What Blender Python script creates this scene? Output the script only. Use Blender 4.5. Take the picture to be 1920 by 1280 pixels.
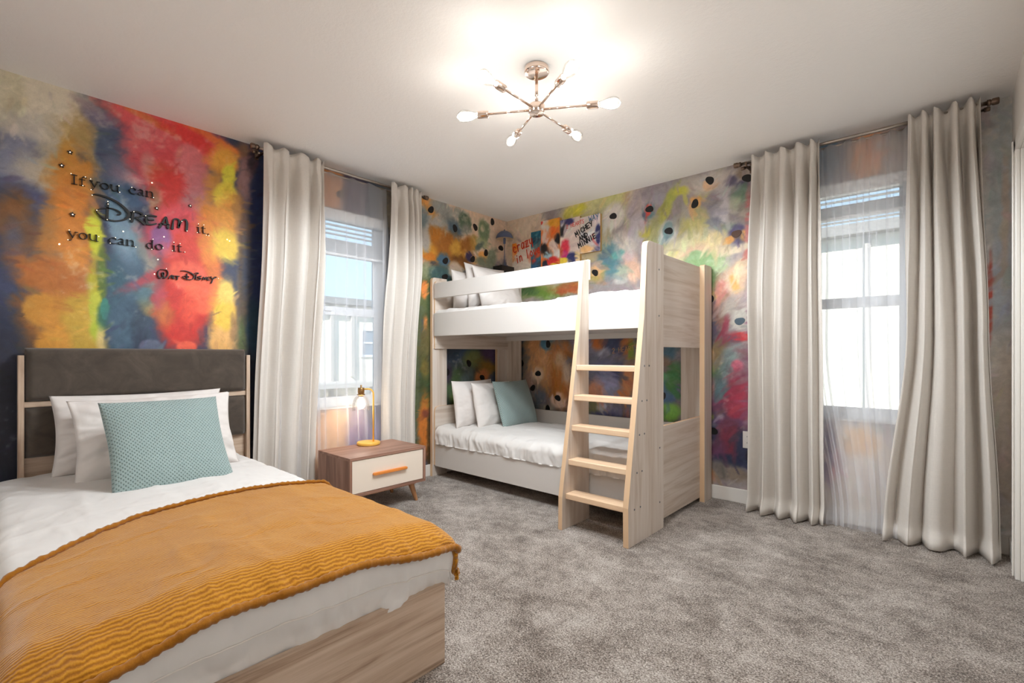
import bpy, bmesh, math, random
import numpy as np
from mathutils import Vector, Matrix
PI=math.pi
S=bpy.context.scene
for o in list(bpy.data.objects): bpy.data.objects.remove(o)
C=S.collection
# ------------------------------------------------------------ camera, sky, exposure
cam=bpy.data.objects.new('camera',bpy.data.cameras.new('camera')); C.objects.link(cam)
cam.location=(3.3867,-3.6788,1.067)
cam.rotation_euler=(PI/2,0,math.radians(42))
cam.data.sensor_width=36; cam.data.lens=36*905/1920
cam.data.shift_y=24/1920; cam.data.clip_start=.02
S.camera=cam
w=bpy.data.worlds.new('sky'); S.world=w; w.use_nodes=True
nt=w.node_tree; nt.nodes.clear()
out=nt.nodes.new('ShaderNodeOutputWorld'); bg=nt.nodes.new('ShaderNodeBackground')
tc=nt.nodes.new('ShaderNodeTexCoord'); sx=nt.nodes.new('ShaderNodeSeparateXYZ'); cr=nt.nodes.new('ShaderNodeValToRGB')
nt.links.new(tc.outputs['Generated'],sx.inputs[0]); nt.links.new(sx.outputs['Z'],cr.inputs[0]); nt.links.new(cr.outputs[0],bg.inputs[0]); nt.links.new(bg.outputs[0],out.inputs[0])
cr.color_ramp.elements[0].position=0.0; cr.color_ramp.elements[0].color=(.58,.78,.95,1)
cr.color_ramp.elements[1].position=.55; cr.color_ramp.elements[1].color=(.36,.58,.86,1)
bg.inputs[1].default_value=0.75
sun=bpy.data.objects.new('sun',bpy.data.lights.new('sun','SUN')); C.objects.link(sun)
sun.data.energy=3.2; sun.data.color=(1,.95,.88); sun.data.angle=math.radians(.6)
sun.rotation_euler=Vector((-.36,.74,-.56)).to_track_quat('-Z','Y').to_euler()
S.view_settings.view_transform='Standard'; S.view_settings.look='None'; S.view_settings.gamma=1
S.view_settings.use_curve_mapping=False
S.view_settings.exposure=1.16
S.cycles.max_bounces=9; S.cycles.diffuse_bounces=7; S.cycles.transparent_max_bounces=18; S.cycles.transmission_bounces=8
S.cycles.sample_clamp_indirect=6; S.cycles.caustics_refractive=False; S.cycles.caustics_reflective=False

# ------------------------------------------------------------ helpers
def lin(c):
    return tuple(((v/255)/12.92 if v/255<=.04045 else ((v/255+.055)/1.055)**2.4) for v in c)
def mat(name,rgb,rough=.6,metal=0,spec=.5,sheen=0,emis=None,est=0):
    m=bpy.data.materials.new(name); m.use_nodes=True; n=m.node_tree.nodes; b=n['Principled BSDF']
    b.inputs['Base Color'].default_value=(*lin(rgb),1); b.inputs['Roughness'].default_value=rough; b.inputs['Metallic'].default_value=metal
    b.inputs['Specular IOR Level'].default_value=spec
    if sheen: b.inputs['Sheen Weight'].default_value=sheen
    if emis: b.inputs['Emission Color'].default_value=(*emis,1); b.inputs['Emission Strength'].default_value=est
    return m
class N:
    def __init__(s,m): s.m=m; s.t=m.node_tree; s.b=s.t.nodes['Principled BSDF']
    def add(s,k,**kw):
        n=s.t.nodes.new(k)
        for a,v in kw.items():
            if a.startswith('i_'):
                key=a[2:].replace('_',' ')
                n.inputs[key if key in n.inputs else int(key)].default_value=v
            else: setattr(n,a,v)
        return n
    def ln(s,a,b): s.t.links.new(a,b)
    def coord(s,scale=(1,1,1),kind='Object',rot=(0,0,0)):
        t=s.add('ShaderNodeTexCoord'); mp=s.add('ShaderNodeMapping'); mp.inputs['Scale'].default_value=scale; mp.inputs['Rotation'].default_value=rot
        s.ln(t.outputs[kind],mp.inputs[0]); return mp.outputs[0]
    def noise(s,co,scale,detail=3,rough=.55,dist=0):
        n=s.add('ShaderNodeTexNoise'); s.ln(co,n.inputs['Vector']); n.inputs['Scale'].default_value=scale; n.inputs['Detail'].default_value=detail; n.inputs['Roughness'].default_value=rough; n.inputs['Distortion'].default_value=dist
        return n.outputs['Fac']
    def ramp(s,fac,stops):
        r=s.add('ShaderNodeValToRGB'); e=r.color_ramp.elements
        while len(e)<len(stops): e.new(.5)
        for i,(p,c) in enumerate(stops): e[i].position=p; e[i].color=(*lin(c),1) if len(c)==3 else c
        s.ln(fac,r.inputs[0]); return r.outputs[0]
    def bump(s,h,strength=.3,dist=.01,prev=None):
        b=s.add('ShaderNodeBump'); b.inputs['Strength'].default_value=strength; b.inputs['Distance'].default_value=dist
        s.ln(h,b.inputs['Height'])
        if prev: s.ln(prev,b.inputs['Normal'])
        s.ln(b.outputs[0],s.b.inputs['Normal']); return b.outputs[0]
    def col(s,c): s.ln(c,s.b.inputs['Base Color'])
    def math(s,op,a,b):
        n=s.add('ShaderNodeMath',operation=op)
        for i,v in enumerate((a,b)):
            if isinstance(v,(int,float)): n.inputs[i].default_value=v
            else: s.ln(v,n.inputs[i])
        return n.outputs[0]
def g3(v): return (v,v,v,1)
def wood(name,axis,stops,rough=.45,f=1.0):
    m=mat(name,(200,180,160),rough); n=N(m)
    sc=[9*f,9*f,9*f]; sc['xyz'.index(axis)]=.55*f
    co=n.coord(tuple(sc)); a=n.noise(co,1.6,5,.55,1.2)
    sc2=[60*f]*3; sc2['xyz'.index(axis)]=1.4
    b=n.noise(n.coord(tuple(sc2)),2.2,3,.6,.2)
    f_=n.math('ADD',n.math('MULTIPLY',a,.78),n.math('MULTIPLY',b,.22))
    n.col(n.ramp(f_,stops)); n.bump(b,.06,.002); return m
ash=[(.30,(176,157,141)),(.42,(198,182,167)),(.52,(209,196,184)),(.66,(216,206,196))]
M={}
for ax in 'xyz':
    M['ash_'+ax]=wood('ash_wood_'+ax,ax,ash)
    M['oak_'+ax]=wood('bed_wood_'+ax,ax,[(.34,(138,112,92)),(.45,(180,154,132)),(.53,(196,172,150)),(.66,(210,188,168))],f=1.3)
    M['walnut_'+ax]=wood('walnut_wood_'+ax,ax,[(.30,(108,76,62)),(.46,(146,108,90)),(.56,(164,126,108)),(.70,(178,142,124))])
M['rung']=wood('ladder_step_wood','x',[(.30,(206,170,136)),(.5,(230,198,164)),(.7,(240,214,184))])
M['edge']=mat('beech_edge',(220,186,150),.5)
M['legwood']=wood('nightstand_leg_wood','z',[(.3,(150,104,66)),(.6,(190,140,98))])
M['white']=mat('white_laminate',(212,207,202),.45)
M['gloss']=mat('white_paint_trim',(232,228,222),.35)
M['vinyl']=mat('white_vinyl',(240,242,244),.35)
M['drawer']=mat('cream_drawer_front',(236,222,206),.45)
M['orange']=mat('orange_handle',(226,138,60),.45)
M['chrome']=mat('polished_nickel',(226,206,192),.12,1)
M['nickel']=mat('brushed_nickel',(176,166,158),.3,1)
M['bronze']=mat('dark_bronze',(128,108,94),.35,1)
M['brass']=mat('brass_socket',(176,138,92),.35,1)
M['yellow']=mat('mustard_enamel',(236,186,84),.35)
M['blue']=mat('slate_blue_enamel',(84,94,122),.45)
M['innershade']=mat('cream_inner_shade',(214,190,160),.6)
M['black']=mat('matte_black',(18,16,17),.55)
M['blackw']=mat('black_shelf',(30,24,20),.5)
M['screw']=mat('bolt_steel',(120,124,128),.35,1)
M['rubber']=mat('dark_slot',(30,30,30),.6)
# white painted wall
m=mat('white_wall',(232,227,221),.75); n=N(m); n.bump(n.noise(n.coord(),70,3,.6),.12,.004); M['wall']=m
m=mat('ceiling_paint',(246,244,242),.9); n=N(m); n.bump(n.noise(n.coord(),42,4,.65),.35,.006); M['ceil']=m
# mural
m=mat('mural_paint',(200,200,200),.55); n=N(m)
at_=n.add('ShaderNodeAttribute'); at_.attribute_name='paint'
nz=n.noise(n.coord((1,1,1)),16,6,.7,1.5); nf=n.noise(n.coord((1,1,1)),110,4,.7,1.5)
hv=n.add('ShaderNodeHueSaturation'); n.ln(at_.outputs['Color'],hv.inputs['Color'])
v=n.math('ADD',n.math('MULTIPLY',nz,.55),n.math('MULTIPLY',nf,.38)); v=n.math('ADD',v,.62); n.ln(v,hv.inputs['Value'])
hv.inputs['Saturation'].default_value=1.0
n.col(hv.outputs[0]); n.bump(nz,.25,.004); M['mural']=m
# carpet
m=mat('carpet_pile',(150,138,128),.95,spec=.1,sheen=.25); n=N(m)
vo=n.add('ShaderNodeTexNoise'); co=n.coord(); n.ln(co,vo.inputs['Vector']); vo.inputs['Scale'].default_value=170; vo.inputs['Detail'].default_value=3; vo.inputs['Roughness'].default_value=.75; vo.inputs['Distortion'].default_value=.6
big=n.noise(n.coord((1,1.25,1)),3.6,6,.66,.3); mid=n.noise(n.coord(),15,4,.65,.2)
fa=n.math('ADD',vo.outputs['Fac'],n.math('MULTIPLY',n.math('SUBTRACT',big,.5),.34)); fa=n.math('ADD',fa,n.math('MULTIPLY',n.math('SUBTRACT',mid,.5),.22))
n.col(n.ramp(fa,[(.36,(66,54,46)),(.45,(132,117,105)),(.53,(178,165,154)),(.62,(224,216,208))]))
b0=n.bump(vo.outputs['Fac'],.9,.012); M['carpet']=m
# cloths
def cloth(name,rgb,bscale=(1,1,1),bs=300,strength=.15,var=.06,sheen=.1,trans=0):
    m=mat(name,rgb,.85,spec=.2,sheen=sheen); n=N(m)
    a=n.noise(n.coord((bscale[0],bscale[1],bscale[2])),bs,2,.6); 
    hv=n.add('ShaderNodeHueSaturation'); hv.inputs['Color'].default_value=(*lin(rgb),1)
    n.ln(n.math('ADD',n.math('MULTIPLY',a,var*2),1-var),hv.inputs['Value']); n.col(hv.outputs[0]); n.bump(a,strength,.002)
    if trans:
        t=n.add('ShaderNodeBsdfTranslucent'); t.inputs[0].default_value=(*lin(rgb),1); mx=n.add('ShaderNodeMixShader'); mx.inputs[0].default_value=trans
        o=n.t.nodes['Material Output']; n.ln(n.b.outputs[0],mx.inputs[1]); n.ln(t.outputs[0],mx.inputs[2]); n.ln(mx.outputs[0],o.inputs[0])
    return m
M['duvet']=cloth('white_cotton',(225,222,219),(1,1,1),26,.10,.01,.05)
M['pillow']=cloth('white_pillow_cotton',(222,216,212),(1,1,1),30,.10,.012,.05)
M['piping']=mat('white_piping',(226,220,214),.8)
# linen: slubby horizontal + vertical threads
m=mat('linen',(228,216,204),.9,spec=.15); n=N(m)
a=n.noise(n.coord((5,5,190)),2.2,3,.6); b=n.noise(n.coord((160,160,30)),1.6,2,.5)
hv=n.add('ShaderNodeHueSaturation'); hv.inputs['Color'].default_value=(*lin((226,220,213)),1)
n.ln(n.math('ADD',n.math('MULTIPLY',n.math('ADD',a,b),.12),.88),hv.inputs['Value']); n.col(hv.outputs[0]); n.bump(n.math('ADD',a,b),.15,.001)
t=n.add('ShaderNodeBsdfTranslucent'); t.inputs[0].default_value=(*lin((232,222,212)),1); mx=n.add('ShaderNodeMixShader'); mx.inputs[0].default_value=.12
n.ln(n.b.outputs[0],mx.inputs[1]); n.ln(t.outputs[0],mx.inputs[2]); n.ln(mx.outputs[0],n.t.nodes['Material Output'].inputs[0]); M['linen']=m
m=mat('sheer_voile',(240,240,244),.9,spec=.1); n=N(m)
tr=n.add('ShaderNodeBsdfTransparent'); tl=n.add('ShaderNodeBsdfTranslucent'); tl.inputs[0].default_value=(.9,.9,.93,1); m1=n.add('ShaderNodeMixShader'); m1.inputs[0].default_value=.5
n.ln(n.b.outputs[0],m1.inputs[1]); n.ln(tl.outputs[0],m1.inputs[2]); m2=n.add('ShaderNodeMixShader')
lw=n.add('ShaderNodeLayerWeight'); lw.inputs[0].default_value=.35; n.ln(n.math('ADD',n.math('MULTIPLY',lw.outputs['Facing'],.45),.30),m2.inputs[0])
n.ln(tr.outputs[0],m2.inputs[1]); n.ln(m1.outputs[0],m2.inputs[2]); n.ln(m2.outputs[0],n.t.nodes['Material Output'].inputs[0]); M['sheer']=m
# velvet headboard
m=mat('brown_velvet',(84,74,66),.75,spec=.2,sheen=.3); n=N(m); a=n.noise(n.coord((1,1,1)),7,4,.65,1.2)
n.col(n.ramp(a,[(.3,(66,58,51)),(.5,(76,67,59)),(.7,(88,78,69))])); m.node_tree.nodes['Principled BSDF'].inputs['Sheen Roughness'].default_value=.5; M['velvet']=m
# teal waffle cushion
m=mat('teal_waffle',(150,186,180),.85,spec=.2,sheen=.2); n=N(m)
uv=n.add('ShaderNodeUVMap'); sp=n.add('ShaderNodeSeparateXYZ'); n.ln(uv.outputs[0],sp.inputs[0])
def wv(o,k,off=0):
    return n.math('SINE',n.math('ADD',n.math('MULTIPLY',o,k),off),0)
su=wv(sp.outputs['X'],2*PI*30); sv=wv(sp.outputs['Y'],2*PI*26)
h=n.math('MULTIPLY',su,sv); hh=n.math('MAXIMUM',h,0.0)
cc=n.ramp(hh,[(.0,(150,168,166)),(.45,(145,164,161)),(.95,(106,126,124))]); n.col(cc); n.bump(n.math('MULTIPLY',hh,-1.0),.6,.006); M['teal']=m
# ribbed plush throw
m=mat('mustard_plush',(206,134,44),.9,spec=.1,sheen=.35); n=N(m)
uv=n.add('ShaderNodeUVMap'); mp=n.add('ShaderNodeMapping'); n.ln(uv.outputs[0],mp.inputs[0]); 
wa=n.add('ShaderNodeTexWave'); n.ln(mp.outputs[0],wa.inputs[0]); wa.bands_direction='X'; wa.inputs['Scale'].default_value=34; wa.inputs['Distortion'].default_value=7.0; wa.inputs['Detail'].default_value=4; wa.inputs['Detail Scale'].default_value=.8; wa.inputs['Detail Roughness'].default_value=.55
fz=n.noise(n.coord(),220,3,.7); bgz=n.noise(n.coord(),6,3,.6)
h=n.math('ADD',n.math('MULTIPLY',wa.outputs['Fac'],.55),n.math('MULTIPLY',fz,.45)); h2=n.math('ADD',h,n.math('MULTIPLY',n.math('SUBTRACT',bgz,.5),.35))
n.col(n.ramp(h2,[(.2,(148,92,16)),(.5,(180,117,22)),(.8,(196,138,38))])); n.bump(h,.38,.005); M['plush']=m
# glass: thin sheets
def thinglass(name,tint=(1,1,1),refl=1.0):
    m=mat(name,(255,255,255),.02); n=N(m); tr=n.add('ShaderNodeBsdfTransparent'); tr.inputs[0].default_value=(*tint,1)
    gl=n.add('ShaderNodeBsdfGlossy'); gl.inputs['Roughness'].default_value=.02; mx=n.add('ShaderNodeMixShader'); fr=n.add('ShaderNodeFresnel'); fr.inputs[0].default_value=1.45
    n.ln(n.math('MULTIPLY',fr.outputs[0],refl),mx.inputs[0]); n.ln(tr.outputs[0],mx.inputs[1]); n.ln(gl.outputs[0],mx.inputs[2]); n.ln(mx.outputs[0],n.t.nodes['Material Output'].inputs[0]); return m
M['pane']=thinglass('window_glass',(.96,.98,.98)); M['bulbglass']=thinglass('bulb_glass',(.99,.985,.97),.4)
M['glow']=mat('lit_filament',(255,240,220),.5,emis=(1,.86,.66),est=4)
M['glowlamp']=mat('lit_bulb',(255,240,220),.5,emis=(1,.84,.62),est=4)
M['led']=mat('warm_led',(255,240,220),.5,emis=(1,.86,.62),est=1.1)
M['stucco']=mat('cream_stucco',(238,232,218),.9); M['stucco2']=mat('grey_stucco',(196,190,184),.9); M['roof']=mat('grey_roof',(150,146,142),.8)
M['garage']=mat('garage_door_paint',(216,206,196),.7); M['darkglass']=mat('house_glass',(150,160,172),.1)
M['ground']=mat('concrete_ground',(168,164,156),.9)

def link(ob,parent=None):
    C.objects.link(ob)
    if parent is not None: ob.parent=parent
    return ob
class MB:
    def __init__(s): s.v=[]; s.f=[]; s.mi=[]; s.uv={}
    def add(s,vs,fs,mi=0):
        o=len(s.v); s.v+= [tuple(v) for v in vs]; s.f+= [tuple(i+o for i in f) for f in fs]; s.mi+=[mi]*len(fs)
    def box(s,x0,x1,y0,y1,z0,z1,mi=0):
        s.add([(x,y,z) for x in (x0,x1) for y in (y0,y1) for z in (z0,z1)],[(0,1,3,2),(4,6,7,5),(0,4,5,1),(2,3,7,6),(0,2,6,4),(1,5,7,3)],mi); return s
    def prism(s,pts,axis,a,b,mi=0):
        # pts 2D polygon in the other two axes (cyclic order), extruded a..b on axis
        def mk(p,t):
            return {'x':(t,p[0],p[1]),'y':(p[0],t,p[1]),'z':(p[0],p[1],t)}[axis]
        n=len(pts); s.add([mk(p,a) for p in pts]+[mk(p,b) for p in pts],[tuple(range(n))[::-1],tuple(range(n,2*n))]+[(i,(i+1)%n,(i+1)%n+n,i+n) for i in range(n)],mi); return s
    def lathe(s,prof,center=(0,0,0),axis=(0,0,1),seg=24,mi=0,closed=False):
        ax=Vector(axis).normalized(); q=Vector((0,0,1)).rotation_difference(ax); c=Vector(center); vs=[];fs=[]
        for r,z in prof:
            for k in range(seg):
                a=2*PI*k/seg; vs.append(c+q@Vector((r*math.cos(a),r*math.sin(a),z)))
        n=len(prof)
        for i in range(n-1):
            for k in range(seg): fs.append((i*seg+k,i*seg+(k+1)%seg,(i+1)*seg+(k+1)%seg,(i+1)*seg+k))
        if not closed:
            if prof[0][0]>1e-6: fs.append(tuple(range(seg))[::-1])
            if prof[-1][0]>1e-6: fs.append(tuple((n-1)*seg+k for k in range(seg)))
        s.add(vs,fs,mi); return s
    def tube(s,pts,r,seg=10,mi=0):
        pts=[Vector(p) for p in pts]; n=len(pts); vs=[];fs=[]; up=Vector((0,0,1)); prev=None
        for i,p in enumerate(pts):
            d=(pts[min(i+1,n-1)]-pts[max(i-1,0)]).normalized()
            if prev is None: a=d.cross(up if abs(d.z)<.95 else Vector((1,0,0))).normalized()
            else: a=(prev-d*prev.dot(d)).normalized()
            prev=a; b=d.cross(a); rr=r[i] if isinstance(r,(list,tuple)) else r
            for k in range(seg):
                t=2*PI*k/seg; vs.append(p+a*math.cos(t)*rr+b*math.sin(t)*rr)
        for i in range(n-1):
            for k in range(seg): fs.append((i*seg+k,i*seg+(k+1)%seg,(i+1)*seg+(k+1)%seg,(i+1)*seg+k))
        fs.append(tuple(range(seg))[::-1]); fs.append(tuple((n-1)*seg+k for k in range(seg))); s.add(vs,fs,mi); return s
    def build(s,name,mats,parent=None,bevel=0,smooth=False,seg=2,fix=True):
        me=bpy.data.meshes.new(name); me.from_pydata(s.v,[],s.f)
        for mm in (mats if isinstance(mats,(list,tuple)) else [mats]): me.materials.append(mm)
        me.polygons.foreach_set('material_index',s.mi)
        if fix:
            bm=bmesh.new(); bm.from_mesh(me); bmesh.ops.recalc_face_normals(bm,faces=bm.faces); bm.to_mesh(me); bm.free()
        if smooth: me.polygons.foreach_set('use_smooth',[True]*len(me.polygons))
        ob=link(bpy.data.objects.new(name,me),parent)
        if bevel:
            md=ob.modifiers.new('bevel','BEVEL'); md.width=bevel; md.segments=seg; md.limit_method='ANGLE'; md.angle_limit=math.radians(40)
        if smooth and not bevel:
            pass
        me.update(); return ob
def bx(name,x0,x1,y0,y1,z0,z1,m,parent=None,bevel=.002): return MB().box(x0,x1,y0,y1,z0,z1).build(name,m,parent,bevel)
def thing(name,label,cat,loc=(0,0,0),group=None,rot=(0,0,0)):
    o=bpy.data.objects.new(name,None); o.empty_display_size=.05; C.objects.link(o); o.location=loc; o.rotation_euler=rot; tag(o,label,cat,group); return o
def tag(o,label,cat,group=None):
    o['label']=label; o['category']=cat
    if group: o['group']=group
    return o
def struct(o): o['kind']='structure'; return o
# grid cloth from numpy arrays
def sheet(name,P,m,parent=None,uv=None,smooth=True,thick=0,closed_u=False,offset=0):
    r,c=P.shape[:2]; idx=np.arange(r*c).reshape(r,c)
    q=np.stack([idx[:-1,:-1],idx[:-1,1:],idx[1:,1:],idx[1:,:-1]],-1).reshape(-1,4)
    if closed_u:
        e=np.stack([idx[:-1,-1],idx[:-1,0],idx[1:,0],idx[1:,-1]],-1).reshape(-1,4); q=np.concatenate([q,e])
    return quads(name,P.reshape(-1,3),q,m,parent,None if uv is None else uv.reshape(-1,2),smooth,thick,offset)
def quads(name,V,q,m,parent=None,uv=None,smooth=True,thick=0,offset=0,mi=None):
    me=bpy.data.meshes.new(name); me.vertices.add(len(V)); me.vertices.foreach_set('co',np.ascontiguousarray(V,dtype=np.float32).ravel())
    me.loops.add(q.size); me.loops.foreach_set('vertex_index',np.ascontiguousarray(q,dtype=np.int32).ravel())
    me.polygons.add(len(q)); me.polygons.foreach_set('loop_start',np.arange(0,q.size,4,dtype=np.int32)); 
    me.polygons.foreach_set('use_smooth',np.full(len(q),smooth))
    for mm in (m if isinstance(m,(list,tuple)) else [m]): me.materials.append(mm)
    if mi is not None: me.polygons.foreach_set('material_index',mi)
    if uv is not None:
        l=me.uv_layers.new(name='UVMap'); l.data.foreach_set('uv',np.ascontiguousarray(uv[q.ravel()],dtype=np.float32).ravel())
    me.update(calc_edges=True); me.validate()
    ob=link(bpy.data.objects.new(name,me),parent)
    if thick:
        md=ob.modifiers.new('solid','SOLIDIFY'); md.thickness=thick; md.offset=offset
    return ob
def _h(i,j,s):
    n=(i.astype(np.int64)*374761393+j.astype(np.int64)*668265263+s*974634777)&0xffffffff
    n=((n^(n>>13))*1274126177)&0xffffffff; return ((n^(n>>16))&0xffff)/65535.
def vn(x,y,s=0):
    i=np.floor(x);j=np.floor(y);fx=x-i;fy=y-j;fx=fx*fx*(3-2*fx);fy=fy*fy*(3-2*fy)
    return (_h(i,j,s)*(1-fx)+_h(i+1,j,s)*fx)*(1-fy)+(_h(i,j+1,s)*(1-fx)+_h(i+1,j+1,s)*fx)*fy
def fbm(x,y,s=0,o=4,g=.5):
    t=0;a=1;w_=0
    for k in range(o): t=t+a*(vn(x*2**k,y*2**k,s+k*17)-.5)*2; w_+=a; a*=g
    return t/w_
def sm(a,b,x):
    t=np.clip((x-a)/(b-a),0,1); return t*t*(3-2*t)
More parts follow.
